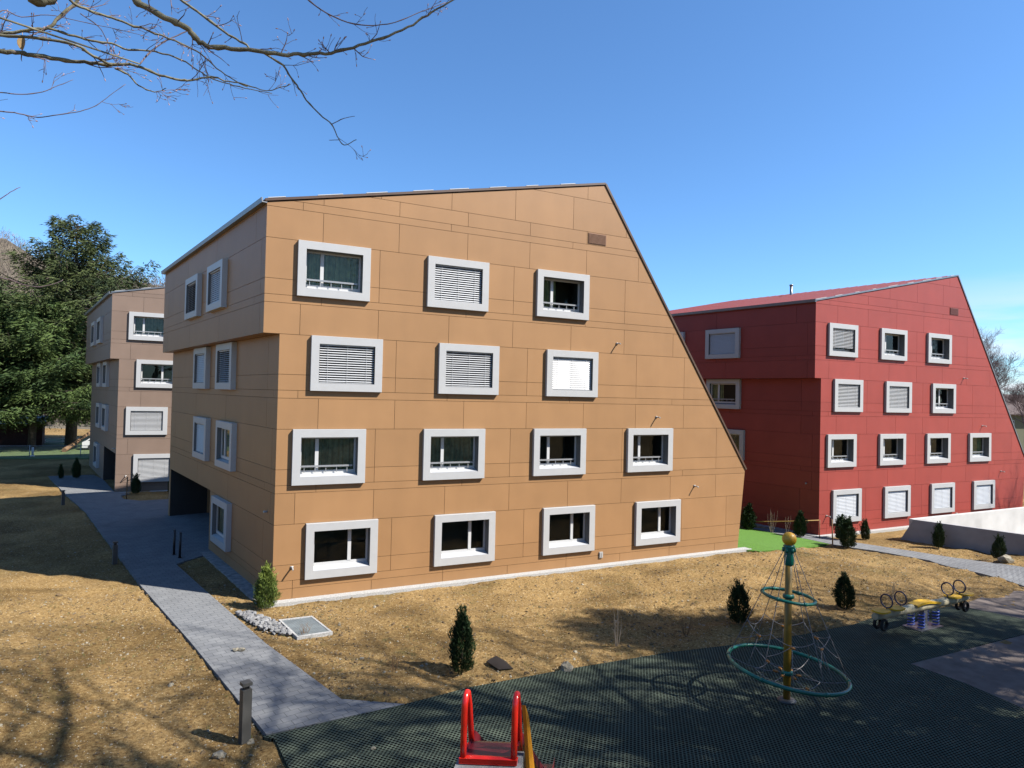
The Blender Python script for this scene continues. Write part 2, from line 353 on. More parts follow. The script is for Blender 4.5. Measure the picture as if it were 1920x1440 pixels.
def leaf_mesh(name, P, D, L, W, tones, m, extra=None):
    """many small pointed blades: P positions, D directions, L lengths, W widths"""
    n = len(P); D = D/np.linalg.norm(D, axis=1, keepdims=True)
    r = rng.normal(size=(n, 3)); S = np.cross(D, r); S /= np.linalg.norm(S, axis=1, keepdims=True)+1e-9
    L = np.broadcast_to(L, n)[:, None]; W = np.broadcast_to(W, n)[:, None]
    v = np.stack([P, P+D*L*0.45+S*W, P+D*L, P+D*L*0.45-S*W], 1).reshape(-1, 3)
    me = bpy.data.meshes.new(name); me.vertices.add(4*n); me.vertices.foreach_set('co', v.ravel())
    me.loops.add(4*n); me.loops.foreach_set('vertex_index', np.arange(4*n))
    me.polygons.add(n); me.polygons.foreach_set('loop_start', np.arange(0, 4*n, 4)); me.polygons.foreach_set('loop_total', np.full(n, 4))
    me.materials.append(m); me.update(calc_edges=True)
    ca = me.color_attributes.new('tone', 'FLOAT_COLOR', 'CORNER')
    t = np.repeat(np.clip(tones, 0, 1), 4); ca.data.foreach_set('color', np.stack([t, t, t, np.ones_like(t)], 1).ravel())
    return me

# ---------------------------------------------------------------- terrain
def sstep(a, b, x):
    t = min(1, max(0, (x-a)/(b-a))); return t*t*(3-2*t)
def dcam(x, y): return (x-CAM.x)*0.4415+(y-CAM.y)*0.897
def base_z(x, y):
    z = -0.5*sstep(20.5, 25.5, x)*sstep(-7.6, -3.0, y)
    if y < 2:
        d = dcam(x, y); h = 6.30-0.60*d
        h = min(h, 5.05)
        if h > -0.4: z += max(0, h) if h > 0.4 else (h+0.4)**2/1.6
        lat = (x-CAM.x)*0.897-(y-CAM.y)*0.4415
        z += 0.47*math.exp(-((d-5.9)/.45)**2)*math.exp(-((lat+.05)/.8)**2)
    return z
def mound(x, y): return 0.45*sstep(-4.5, -8.5, x+.25*y)*sstep(9, 3, y)*sstep(-9.5, -6.0, y)
def in_poly(x, y, P):
    c = False; j = len(P)-1
    for i in range(len(P)):
        if (P[i][1] > y) != (P[j][1] > y) and x < (P[j][0]-P[i][0])*(y-P[i][1])/(P[j][1]-P[i][1])+P[i][0]: c = not c
        j = i
    return c
g = lambda px, py, z=0.0: tuple(at(px, py, z)[:2])

# paving outlines (ground plan)
PATH_L = [(-1.37, -7.99), (-2.75, -2.3), (-4.21, 3.34), (-6.0, 11.0), (-7.77, 18.71), (-9.6, 25.2), (-12.14, 34.91)]
PAVE = [(-1.37, -7.99), (1.41, -7.88), (0.22, -7.11), (-0.95, -3.3), (-2.39, 2.42), (-3.26, 5.96), (-2.05, 7.3), (0.4, 7.9), (-0.8, 16.4), (-4.0, 21.0)]
bed = [g(318, 936), g(262, 939), g(232, 936), g(226, 930), g(245, 925.5)]
PAVE += bed + [(-7.15, 25.65), (-8.5, 32.2), (-9.4, 34.91)] + PATH_L[::-1][:-1]
MATP = [(-1.45, -8.06), (1.41, -7.89), (2.95, -7.71), (5.5, -7.75), (8.41, -7.91), g(1400, 1207), g(1500, 1192), g(1600, 1172), g(1640, 1158), g(1730, 1143), g(1800, 1137),
        g(1920, 1162), g(2100, 1195), g(2060, 1160), g(1920, 1190), g(1705, 1245), g(1812, 1283), g(1920, 1330), g(2150, 1420), g(2150, 1600), g(1000, 1700), g(600, 1560), g(515, 1388)]
ASPH = [g(1800, 1136.5), g(1840, 1120), g(1900, 1108), g(2300, 1120), g(2300, 1700), g(1850, 1500), g(1600, 1320), g(1660, 1180)]
PATH_R = [((1405, 988.5), (1405, 991)), ((1413.5, 989.5), (1413, 992.5)), ((1475, 994), (1467.5, 1003)), ((1534.6, 1002.7), (1511, 1010.5)), ((1577, 1013), (1555, 1020)), ((1608, 1018), (1599, 1027.5)),
          ((1640, 1023), (1640, 1033)), ((1700, 1032), (1690, 1042)), ((1764, 1042), (1742, 1051)), ((1812, 1048.5), (1800, 1067)), ((1859, 1055), (1859, 1081)), ((1920, 1064), (1925, 1101)), ((2050, 1084), (2060, 1150))]
def onz(px, py):                           # follow the ground where it falls away
    z = 0.0
    for _ in range(12):
        p = at(px, py, z); z = 0.6*z+0.4*base_z(p.x, p.y)
    p = at(px, py, z); return Vector((p.x, p.y, base_z(p.x, p.y)))
PR = [(onz(*a), onz(*b)) for a, b in PATH_R]
PRpoly = [tuple(a[:2]) for a, b in PR]+[tuple(b[:2]) for a, b in PR][::-1]
TURF = [onz(*q) for q in [(1370, 987.5), (1388, 989), (1413.5, 992.3), (1467.5, 1003.2), (1511, 1011), (1555, 1020.5), (1508, 1024.5), (1467.5, 1031), (1423.7, 1034), (1383, 1031), (1360, 1010)]]
TURFP = [tuple(p[:2]) for p in TURF]
PIT = [(31.25, -.25), (70, -.25), (70, -14), (36.0, -14), (32.75, -4.7)]
FLAT = [PAVE, MATP, PRpoly, TURFP]
RX, RY, RZ0, RROT = 27.60, 2.15, -0.48, -0.006       # red building
BX, BY, BZ = -6.69, 25.70, -0.07                       # brown building

def near_poly(x, y):
    return any(in_poly(x, y, P) for P in FLAT)
def soil_z(x, y, rough=True):
    z = base_z(x, y)
    if rough:
        z += mound(x, y)
        m = sstep(-1.0, -3.5, y)*sstep(-9.5, -8.0, y)*sstep(-0.5, 2, x)
        z += m*0.16*(noise.noise(Vector((x*0.45, y*0.9, 11.0)))+.25)
        z += 0.055*noise.noise(Vector((x*0.8, y*0.8, 3.1)))+0.035*noise.noise(Vector((x*2.6, y*2.6, 7.7)))+0.022*noise.noise(Vector((x*7, y*7, 1.7)))
    return z
def axis(lo, hi, step, far):
    a = list(np.arange(lo, hi+1e-6, step)); s = step; x = hi
    while x < far: s *= 1.35; x += s; a.append(x)
    s = step; x = lo
    while x > -far: s *= 1.35; x -= s; a.insert(0, x)
    return a
def build_ground():
    X = axis(-14, 64, 0.17, 1800); Y = axis(-18.5, 12, 0.16, 1800)
    nx, ny = len(X), len(Y); V = []
    for y in Y:
        for x in X:
            inside = (-16 < x < 70 and -19 < y < 45)
            z = soil_z(x, y, inside)
            if inside and near_poly(x, y): z = base_z(x, y)-0.05
            z -= 0.03
            if in_poly(x, y, PIT): z = -2.6
            if in_poly(x, y, [(-0.3, .4), (19, .4), (16, 16), (-3.5, 16)]): z = -0.3
            V.append((x, y, z))
    Fc = [(j*nx+i, j*nx+i+1, (j+1)*nx+i+1, (j+1)*nx+i) for j in range(ny-1) for i in range(nx-1)]
    me = bpy.data.meshes.new('ground'); me.from_pydata(V, [], Fc); me.materials.append(MT['soil'])
    me.polygons.foreach_set('use_smooth', [True]*len(Fc)); me.update()
    struct(obj('ground', me))
build_ground()

def sheet(name, P, m, z=0.0, thick=0.10, follow=False, kind='structure'):
    mb = MB(); T = [Vector((x, y, (base_z(x, y) if follow else 0)+z)) for x, y in P]
    for t in tessellate_polygon([T]):
        tri = [T[i] for i in t]
        if (tri[1]-tri[0]).cross(tri[2]-tri[0]).z < 0: tri = tri[::-1]
        mb.poly(tri)
    n = len(T)
    for i in range(n):
        a, b = T[i], T[(i+1) % n]; dn = Vector((0, 0, -thick)); mb.poly([a, b, b+dn, a+dn])
    o = obj(name, mb.mesh(name, m)); struct(o, kind); return o
sheet('path', PAVE, MT['paver'], 0.012)
sheet('playground_surface', MATP, MT['rubber'], 0.020)
sheet('concrete_pavement', ASPH, MT['asphalt'], 0.004)
turf = sheet('artificial_turf', TURFP, MT['turf'], 0.02, follow=True)
mb = MB()
for (a, b), (c, d) in zip(PR[:-1], PR[1:]):
    for k in range(6):
        t0, t1 = k/6, (k+1)/6
        q = [a.lerp(c, t0), b.lerp(d, t0), b.lerp(d, t1), a.lerp(c, t1)]
        q = [Vector((p.x, p.y, base_z(p.x, p.y)+0.015)) for p in q]; mb.poly(q)
        mb.poly([q[1], q[1]+Vector((0, 0, -.1)), q[2]+Vector((0, 0, -.1)), q[2]])
struct(obj('footpath', mb.mesh('footpath', MT['paver'])))
# lawn beyond the wire fence, left
LW = [g(-300, 850), g(168, 846), g(168, 861), g(0, 862), g(-300, 866)]
sheet('lawn', [g(-500, 826), g(175, 822), g(230, 860), g(0, 860.5), g(-500, 868)], MT['lawn'], 0.03)

# ---------------------------------------------------------------- window kit
WW, WH, BD, DEP = 2.31, 1.77, 0.255, 0.36
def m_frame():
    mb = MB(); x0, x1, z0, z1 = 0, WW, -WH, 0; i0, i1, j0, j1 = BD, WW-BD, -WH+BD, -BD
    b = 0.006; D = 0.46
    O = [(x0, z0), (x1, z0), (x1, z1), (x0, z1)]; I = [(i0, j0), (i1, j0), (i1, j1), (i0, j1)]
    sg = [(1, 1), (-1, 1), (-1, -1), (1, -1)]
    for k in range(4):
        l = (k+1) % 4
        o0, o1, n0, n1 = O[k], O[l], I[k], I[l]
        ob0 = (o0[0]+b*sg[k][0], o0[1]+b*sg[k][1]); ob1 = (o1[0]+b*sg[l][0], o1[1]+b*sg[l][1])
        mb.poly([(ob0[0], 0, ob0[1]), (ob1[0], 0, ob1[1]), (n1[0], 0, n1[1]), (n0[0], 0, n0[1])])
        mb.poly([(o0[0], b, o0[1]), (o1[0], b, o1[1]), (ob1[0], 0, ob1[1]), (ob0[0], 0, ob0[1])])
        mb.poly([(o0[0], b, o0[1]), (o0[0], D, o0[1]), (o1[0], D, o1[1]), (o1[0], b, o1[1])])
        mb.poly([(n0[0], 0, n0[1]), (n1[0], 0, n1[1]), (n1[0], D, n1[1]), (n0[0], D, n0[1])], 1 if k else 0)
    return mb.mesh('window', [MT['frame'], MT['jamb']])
def m_sill():
    mb = MB(); i0, i1, j0 = BD, WW-BD, -WH+BD
    mb.prism([(i0+.002, 0.01, j0+.004), (i0+.002, DEP-.03, j0+.075), (i0+.002, DEP-.03, j0+.001)], (i1-i0-.004, 0, 0))
    return mb.mesh('sill', MT['sill'])
def m_sash(mull):
    mb = MB(); i0, i1, j0, j1 = BD+.003, WW-BD-.003, -WH+BD+.003, -BD-.003; y0, y1 = DEP-.03, DEP+.04; t = 0.06
    mb.box((i0, y0, j0+.07), (i1, y1, j0+.17)); mb.box((i0, y0, j1-t), (i1, y1, j1))
    mb.box((i0, y0, j0+.17), (i0+t, y1, j1-t)); mb.box((i1-t, y0, j0+.17), (i1, y1, j1-t))
    xm = i0+(i1-i0)*mull
    if mull > 0: mb.box((xm-.055, y0-.012, j0+.17), (xm+.055, y1, j1-t))
    return mb.mesh('sash', MT['white'])
def m_pane(dull=False):
    mb = MB(); mb.poly([(BD, DEP, -WH+BD), (WW-BD, DEP, -WH+BD), (WW-BD, DEP, -BD), (BD, DEP, -BD)]); return mb.mesh('pane', MT['dull_glass' if dull else 'glass'])
def m_rail():
    mb = MB(); z = -WH+BD+.315; mb.box((BD+.004, DEP-.14, z-.028), (WW-BD-.12, DEP-.10, z+.028))
    for k in range(5):
        x = BD+.15+k*.34; mb.box((x-.012, DEP-.115, z-.2), (x+.012, DEP-.10, z-.028))
    return mb.mesh('guard_rail', MT['rail'])
def m_curtain(seed, frac=1.0):
    rr = random.Random(seed); mb = MB(); x = BD; xe = BD+(WW-2*BD)*frac; pts = []; ph = 0
    while x < xe:
        pts.append((x, DEP+.10+.042*math.sin(ph)+.014*math.sin(ph*2.3))); x += .018; ph += .018/.035*rr.uniform(.5, 1.3)
    for (a, ya), (b, yb) in zip(pts[:-1], pts[1:]): mb.poly([(a, ya, -WH+BD), (b, yb, -WH+BD), (b, yb, -BD), (a, ya, -BD)], 0, True)
    return mb.mesh('curtain', MT['curtain'] if seed % 2 else MT['curtain_g'])
def m_room():
    mb = MB(); a, b, c, d, y0, y1 = BD-.2, WW-BD+.2, -WH+BD-.2, -BD+.2, DEP+.05, 1.5
    mb.poly([(a, y1, c), (b, y1, c), (b, y1, d), (a, y1, d)])
    mb.poly([(a, y0, c), (a, y1, c), (a, y1, d), (a, y0, d)]); mb.poly([(b, y0, c), (b, y1, c), (b, y1, d), (b, y0, d)])
    mb.poly([(a, y0, c), (b, y0, c), (b, y1, c), (a, y1, c)]); mb.poly([(a, y0, d), (b, y0, d), (b, y1, d), (a, y1, d)])
    for q in ((a, c, b, c+.2), (a, d-.2, b, d), (a, c+.2, a+.2, d-.2), (b-.2, c+.2, b, d-.2)):
        mb.poly([(q[0], y0+.42-.42+.003, q[1]), (q[2], y0+.003, q[1]), (q[2], y0+.003, q[3]), (q[0], y0+.003, q[3])])
    return mb.mesh('interior_wall', MT['room'])
def m_blind(tilt, drop=1.0):
    mb = MB(); i0, i1, j0, j1 = BD+.02, WW-BD-.02, -WH+BD, -BD; yb = .10; hw = .04
    H = (j1-j0-.10)*drop; n = int(H/.077)
    mb.box((i0, yb-.04, j1-.045), (i1, yb+.04, j1-.004))
    for k in range(n):
        z = j1-.10-k*.077
        if z < j0+.03: break
        c, s = math.cos(tilt)*hw, math.sin(tilt)*hw
        A = [(yb-c, z-s), (yb-c*.3, z-s*.3+.006), (yb+c*.3, z+s*.3+.006), (yb+c, z+s)]
        for (ya, za), (yc, zc) in zip(A[:-1], A[1:]):
            mb.poly([(i0, ya, za), (i1, ya, za), (i1, yc, zc), (i0, yc, zc)], 0, False)
            mb.poly([(i0, ya, za-.003), (i0, yc, zc-.003), (i1, yc, zc-.003), (i1, ya, za-.003)], 0, False)
        mb.poly([(i0, A[0][0], A[0][1]-.003), (i1, A[0][0], A[0][1]-.003), (i1, A[0][0], A[0][1]), (i0, A[0][0], A[0][1])])
    zb = j1-.10-n*.077
    mb.box((i0, yb-.02, max(j0+.012, zb-.01)), (i1, yb+.02, max(j0+.03, zb+.012)))
    for x in (i0+.25, (i0+i1)/2, i1-.25): mb.box((x-.004, yb-.045, max(j0, zb)), (x+.004, yb-.043, j1-.045))
    return mb.mesh('blind', MT['slat'])
K = dict(frame=m_frame(), sill=m_sill(), pane=m_pane(), paned=m_pane(True), rail=m_rail(), room=m_room(),
         sashL=m_sash(0.30), sashR=m_sash(0.66), sashC=m_sash(0.5), sashN=m_sash(0),
         curt1=m_curtain(1), curt2=m_curtain(2), curt3=m_curtain(5, .45),
         open=m_blind(R(30)), half=m_blind(R(44)), shut=m_blind(R(66)), part=m_blind(R(30), .80))
def window(parent, loc, rz, spec, shallow=0.0):
    o = obj('window', K['frame'], parent, loc, rz)
    sash, cover, rail = spec
    if cover not in ('open', 'half', 'shut', 'openrow'):
        obj('sill', K['sill'], o)
    full = cover in ('open', 'half', 'shut'); sh_ = (0, 0 if full else -shallow, 0)
    if not full: obj('sash', K[sash], o, sh_)
    obj('pane', K['paned' if full else 'pane'], o, sh_); obj('interior_wall', K['room'], o)
    if rail and not full: obj('guard_rail', K['rail'], o, sh_)
    if cover in ('open', 'half', 'shut', 'part'): obj('blind', K[cover], o)
    elif cover: obj('curtain', K[cover], o, sh_)
    return o

# ---------------------------------------------------------------- building kit
U = Vector((-0.205, 0.979, 0)).normalized(); NL = Vector((-U.y, U.x, 0))      # along / outward of the left wall
YW = 0.123; LEN = 16.7
PT = dict(A=(-.95, 12.46), B=(11.63, 15.06), C=(19.47, 3.52), D=(19.10, 0.0), E=(-.47, 0.0), Fp=(-.47, 8.38), G=(-.95, 8.38))
def clip(poly, a, b, c):                      # keep a*x+b*z<=c
    o = []
    for i in range(len(poly)):
        p, q = poly[i], poly[(i+1) % len(poly)]; dp, dq = a*p[0]+b*p[1]-c, a*q[0]+b*q[1]-c
        if dp <= 0: o.append(p)
        if dp*dq < 0:
            t = dp/(dp-dq); o.append((p[0]+(q[0]-p[0])*t, p[1]+(q[1]-p[1])*t))
    return o
def halfplanes(P):                            # convex ccw polygon
    H = []
    for i in range(len(P)):
        (x0, y0), (x1, y1) = P[i], P[(i+1) % len(P)]; a, b = (y1-y0), -(x1-x0); H.append((a, b, a*x0+b*y0))
    return H
ZB = []
for k in range(5, -1, -1):
    T = 2.38+3*k
    if k == 5: ZB += [(T-3.0, T-1.9, 4, 4)]; continue
    ZB += [(T-1.27, T, k, 1), (T-1.77, T-1.27, k, 2), (T-2.02, T-1.77, k, 3), (T-3.0, T-2.02, k, 4)]
def phase(k, b):
    odd = {3: 0, 2: 1, 1: 0, 0: 1, 4: 0}[k]
    ph = {1: odd, 2: odd, 3: 1-odd, 4: odd}[b]
    if k == 4: ph = {1: 0, 2: 1, 3: 0, 4: 1}[b]
    if k == 0 and b == 4: ph = 0
    return .13 if ph == 0 else .77
def panels(region, holes, place, rnd, shift=0.0, wide=False):
    """cladding panels inside a convex outline, split round the window openings"""
    mb = MB(); tones = []; g_ = 0.0065
    xs_ = [p[0] for p in region]; lo, hi = min(xs_), max(xs_)
    Hs = halfplanes(region)
    for (z0, z1, k, b) in ZB:
        per = 2.515*(2 if (wide or b == 3) else 1); x = phase(k, b)+shift-per*8
        while x < hi:
            a, c = x, x+per; x = c
            if c < lo or a > hi: continue
            tone = 1+rnd.uniform(-.04, .04)
            rects = [(a+g_, z0+g_, c-g_, z1-g_)]
            for (h0, h1, h2, h3) in holes:
                nr = []
                for (r0, r1, r2, r3) in rects:
                    if r2 <= h0 or r0 >= h2 or r3 <= h1 or r1 >= h3: nr.append((r0, r1, r2, r3)); continue
                    if r0 < h0: nr.append((r0, r1, h0, r3))
                    if r2 > h2: nr.append((h2, r1, r2, r3))
                    m0, m1_ = max(r0, h0), min(r2, h2)
                    if r1 < h1: nr.append((m0, r1, m1_, h1))
                    if r3 > h3: nr.append((m0, h3, m1_, r3))
                rects = nr
            for (r0, r1, r2, r3) in rects:
                P = [(r0, r1), (r2, r1), (r2, r3), (r0, r3)]
                for h in Hs:
                    P = clip(P, *h)
                    if len(P) < 3: break
                if len(P) < 3: continue
                mb.poly([place(*q, 0) for q in P]); tones.append(tone)
                n = len(P)
                for i in range(n):
                    p, q = P[i], P[(i+1) % n]
                    mb.poly([place(*p, 0), place(*p, .02), place(*q, .02), place(*q, 0)]); tones.append(tone)
    return mb, tones
def backing(mb, region, holes, place, d=.02):
    """joint backing: the convex outline cut into rectangles round the openings"""
    xs_ = [p[0] for p in region]; zs_ = [p[1] for p in region]; rects = [(min(xs_), min(zs_), max(xs_), max(zs_))]
    for (h0, h1, h2, h3) in holes:
        nr = []
        for (r0, r1, r2, r3) in rects:
            if r2 <= h0 or r0 >= h2 or r3 <= h1 or r1 >= h3: nr.append((r0, r1, r2, r3)); continue
            if r0 < h0: nr.append((r0, r1, h0, r3))
            if r2 > h2: nr.append((h2, r1, r2, r3))
            m0, m1_ = max(r0, h0), min(r2, h2)
            if r1 < h1: nr.append((m0, r1, m1_, h1))
            if r3 > h3: nr.append((m0, h3, m1_, r3))
        rects = nr
    for (r0, r1, r2, r3) in rects:
        P = [(r0, r1), (r2, r1), (r2, r3), (r0, r3)]
        for h in halfplanes(region):
            P = clip(P, *h)
            if len(P) < 3: break
        if len(P) >= 3: mb.poly([place(*q, d) for q in P])

def building(name, label, origin, rz, mp_, groove, roofm, ventm, front, left, recess, seed):
    rnd = random.Random(seed)
    B = empty(name, origin, label, 'building', 'slanted apartment buildings', rz)
    fp = lambda x, z, d: (x, YW+d, z)
    UPO = Vector((-.95, YW, 0)); LOO = Vector((-.47, YW, 0))
    up_ = lambda s, z, d: tuple(UPO+U*s-NL*d+Vector((0, 0, z)))
    lo_ = lambda s, z, d: tuple(LOO+U*s-NL*d+Vector((0, 0, z)))
    fh = []; ins = .06
    for r, c, sp in front:
        x = (c-1)*4.306+(.485 if r in (2, 4) else 0); zt = 2.38+(4-r)*3
        fh.append((x+ins, zt-WH+ins, x+WW-ins, zt-ins))
        window(B, (x, 0, zt), 0, sp)
    lh_u, lh_l = [], []
    rzl = math.atan2(-U.y, -U.x); PL = .19
    for r, s0, sp in left:
        zt = 2.38+(4-r)*3-.03; O = UPO if r == 1 else LOO
        P = O+U*(s0+WW)+NL*PL+Vector((0, 0, zt)); window(B, P, rzl, sp, .17)
        (lh_u if r == 1 else lh_l).append((s0+ins, zt-WH+ins, s0+WW-ins, zt-ins))
    # front cladding
    up_reg = [PT['G'], (17.0, 8.38), PT['B'], PT['A']]
    # slanted edge at z=8.38
    t = (PT['B'][1]-8.38)/(PT['B'][1]-PT['C'][1]); xs = PT['B'][0]+(PT['C'][0]-PT['B'][0])*t
    up_reg[1] = (xs, 8.38); lo_reg = [PT['E'], PT['D'], PT['C'], (xs, 8.38), PT['Fp']]
    a, ta = panels(up_reg, fh, fp, rnd); b, tb = panels(lo_reg, fh, fp, rnd)
    n = len(a.v); a.v += b.v; a.f += [tuple(i+n for i in f) for f in b.f]; a.m += b.m; a.sm += b.sm
    obj('front_wall', a.mesh('front_wall', mp_, ta+tb), B)
    # left cladding (upper storey steps out), returns and soffit
    LU = [(0, 8.38), (LEN, 8.38), (LEN, 12.46), (0, 12.46)]
    a, ta = panels(LU, lh_u, up_, rnd, .3, True)
    rc = (recess[0], -1, recess[1], recess[2])
    LL = [(0, 0), (LEN, 0), (LEN, 8.38), (0, 8.38)]
    b, tb = panels(LL, lh_l+[rc], lo_, rnd, .3, True)
    n = len(a.v); a.v += b.v; a.f += [tuple(i+n for i in f) for f in b.f]; a.m += b.m; a.sm += b.sm
    ta = ta+tb
    Z = Vector((0, 0, 1))
    a.poly([UPO+Z*8.38, LOO+Z*8.38, LOO+U*LEN+Z*8.38, UPO+U*LEN+Z*8.38]); ta.append(1.0)
    obj('side_wall', a.mesh('side_wall', mp_, ta), B)
    # inner shell: dark joint backing with the same openings, slanted flank, back wall, floor of the overhang
    mb = MB()
    backing(mb, up_reg, fh, fp); backing(mb, lo_reg, fh, fp); backing(mb, LU, lh_u, up_); backing(mb, LL, lh_l+[rc], lo_)
    UL = U*LEN; P3 = lambda q: Vector((q[0], YW+.021, q[1]))
    bk = [P3(PT[k])+UL for k in ('A', 'B', 'C', 'D', 'E', 'Fp', 'G')]
    mb.poly(bk, 1)
    mb.poly([P3(PT['C']), P3(PT['D']), P3(PT['D'])+UL, P3(PT['C'])+UL], 1)
    obj('inner_wall', mb.mesh('inner_wall', [groove, mp_], [1.0]*len(mb.f)), B)
    # recess
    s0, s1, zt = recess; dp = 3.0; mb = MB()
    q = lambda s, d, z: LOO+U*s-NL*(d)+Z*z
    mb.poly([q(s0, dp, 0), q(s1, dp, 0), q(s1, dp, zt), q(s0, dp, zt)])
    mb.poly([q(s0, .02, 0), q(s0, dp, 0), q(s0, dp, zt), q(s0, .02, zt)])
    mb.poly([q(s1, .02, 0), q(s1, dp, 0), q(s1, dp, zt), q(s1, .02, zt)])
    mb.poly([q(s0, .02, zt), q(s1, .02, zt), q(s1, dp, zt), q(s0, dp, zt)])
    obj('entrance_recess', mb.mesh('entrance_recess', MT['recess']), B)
    # roof planes with standing seams
    mb = MB(); A3, B3, C3 = P3(PT['A'])+Vector((-.06, -.05, .05)), P3(PT['B'])+Vector((.0, -.05, .06)), P3(PT['C'])+Vector((.05, -.05, .0))
    for (p, r_) in ((A3, B3), (B3, C3)):
        n_ = (r_-p).cross(UL).normalized(); n_ = n_ if n_.z > 0 else -n_
        mb.prism([p, r_, r_+UL, p+UL], n_*.035)
        d = (r_-p)
        for k in range(1, int(LEN/.6)):
            s = p+UL.normalized()*k*.6; s = s+n_*.035; w_ = UL.normalized()*.02
            mb.prism([s-w_, s+w_, s+w_+d, s-w_+d], n_*.035)
    obj('roof', mb.mesh('roof', roofm), B)
    # thin metal edge along the front verge, with light clips; zinc gutter along the left eave
    mb = MB()
    for (p, r_) in ((A3, B3), (B3, C3)):
        d = (r_-p).normalized(); n_ = Vector((0, -1, 0)).cross(d); n_ = n_ if n_.z > 0 else -n_
        f = Vector((0, -.012, 0)); mb.prism([p+f-n_*.03, r_+f-n_*.03, r_+f+n_*.05, p+f+n_*.05], (0, .03, 0))
    obj('roof_edge', mb.mesh('roof_edge', MT['roof_o'] if mp_ is MT['orange'] else MT['gutter']), B)
    L_ = (B3-A3).length; d = (B3-A3).normalized()
    for k in range(9):
        s = max(0.01, L_*(.01+.1175*k)+rnd.uniform(-.2, .2)); ln = rnd.uniform(.25, .9)
        if s+ln > L_: continue
        p = A3+d*s+Vector((0, -.02, .055)); mb = MB(); mb.box((0, 0, 0), (ln, .06, .022), 0, Matrix.Translation(p) @ Matrix.Rotation(-math.asin(d.z), 4, 'Y'))
        obj('edge_clip', mb.mesh('edge_clip', MT['white']), B)
    mb = MB(); gprof = [(.0, .0), (-.16, .0), (-.18, .15), (-.15, .15), (-.13, .03), (.0, .03)]
    g0 = Vector((-.95, YW-.05, 12.42)); ndir = Vector((NL.x, NL.y, 0))
    prof = [g0+ndir*(-a_)+Z*b_ for a_, b_ in gprof]
    mb.prism(prof, UL+U*.1)
    obj('gutter', mb.mesh('gutter', MT['gutter']), B)
    # louvre vent
    mb = MB(); vx0, vz0, vx1, vz1 = 10.88, 12.66, 11.72, 13.08
    mb.box((vx0, YW-.02, vz0), (vx1, YW-.005, vz1))
    for k in range(9): z = vz0+.03+k*.043; mb.box((vx0+.02, YW-.035, z), (vx1-.02, YW-.02, z+.02))
    obj('wall_vent', mb.mesh('wall_vent', ventm), B)
    mb2 = None
    for (x, z) in ((12.35, 8.79), (14.41, 5.85), (16.53, 2.91), (.10, 1.03)):
        mb = MB(); mb.tube([(x, YW, z), (x, YW-.2, z-.01), (x+.0, YW-.26, z-.03)], .026, 8); mb.lathe((x, YW-.005, z-.035), [(.05, 0), (.05, .07)], 8)
        obj('overflow_spout', mb.mesh('overflow_spout', MT['spout']), B)
    mb = MB(); mb.box((11.70, YW-.05, .27), (11.86, YW-.002, .50)); mb.box((11.72, YW-.062, .30), (11.77, YW-.051, .47)); mb.box((11.79, YW-.062, .30), (11.84, YW-.051, .47))
    obj('outdoor_socket', mb.mesh('outdoor_socket', MT['spout']), B)
    P = LOO+U*.7+Z*2.7
    mb = MB(); mb.tube([P, P+NL*.07], .035, 8); mb.ball(P+NL*.09, .045, 10); obj('wall_lamp', mb.mesh('wall_lamp', MT['spout']), B)
    # white gravel strip and edging at the base
    mb = MB(); mb.box((-.8, -.22, -.08), (19.55, YW+.02, .035)); mb.box((-.8, -.27, -.08), (19.55, -.221, .055))
    obj('gravel_strip', mb.mesh('gravel_strip', MT['kerb']), B)
    mb = MB(); a0 = LOO+NL*.42+Z*.03; a1 = a0+U*7.6
    mb.prism([a0, LOO-NL*-.0+Z*.03, LOO+U*7.6+Z*.03, a1], (0, 0, -.12)); obj('side_gravel_strip', mb.mesh('side_gravel_strip', MT['gstone']), B)
    return B
o_front = [(1, 1, ('sashL', 'curt1', 1)), (1, 2, ('sashL', 'half', 1)), (1, 3, ('sashL', 'curt3', 1)),
           (2, 1, ('sashR', 'open', 1)), (2, 2, ('sashR', 'open', 1)), (2, 3, ('sashR', 'shut', 0)),
           (3, 1, ('sashL', 'curt2', 1)), (3, 2, ('sashL', 'curt2', 1)), (3, 3, ('sashL', None, 1)), (3, 4, ('sashL', None, 1)),
           (4, 1, ('sashR', None, 0)), (4, 2, ('sashR', None, 0)), (4, 3, ('sashR', None, 0)), (4, 4, ('sashR', None, 0))]
r_front = [(1, 1, ('sashL', 'part', 1)), (1, 2, ('sashL', 'curt3', 1)), (1, 3, ('sashL', None, 1)),
           (2, 1, ('sashR', 'open', 1)), (2, 2, ('sashR', 'open', 1)), (2, 3, ('sashC', 'curt3', 1)),
           (3, 1, ('sashL', 'curt3', 1)), (3, 2, ('sashL', None, 1)), (3, 3, ('sashL', 'curt3', 1)), (3, 4, ('sashL', 'curt1', 1)),
           (4, 1, ('sashR', 'shut', 0)), (4, 2, ('sashR', 'shut', 0)), (4, 3, ('sashR', 'shut', 0)), (4, 4, ('sashR', 'shut', 0))]
b_front = [(1, 1, ('sashL', 'curt2', 1)), (2, 1, ('sashR', None, 1)), (3, 1, ('sashL', 'open', 1)), (4, 1, ('sashR', 'open', 0)),
           (1, 2, ('sashL', None, 1)), (2, 2, ('sashR', None, 1)), (3, 2, ('sashL', None, 1)), (4, 2, ('sashR', None, 0))]
o_left = [(1, 4.45, ('sashL', 'shut', 0)), (1, 8.4, ('sashL', 'open', 0)), (2, 4.8, ('sashR', 'open', 0)), (2, 8.75, ('sashR', 'shut', 0)),
          (3, 4.45, ('sashL', 'curt2', 0)), (3, 8.4, ('sashL', 'shut', 0)), (4, 4.8, ('sashR', 'curt2', 0))]
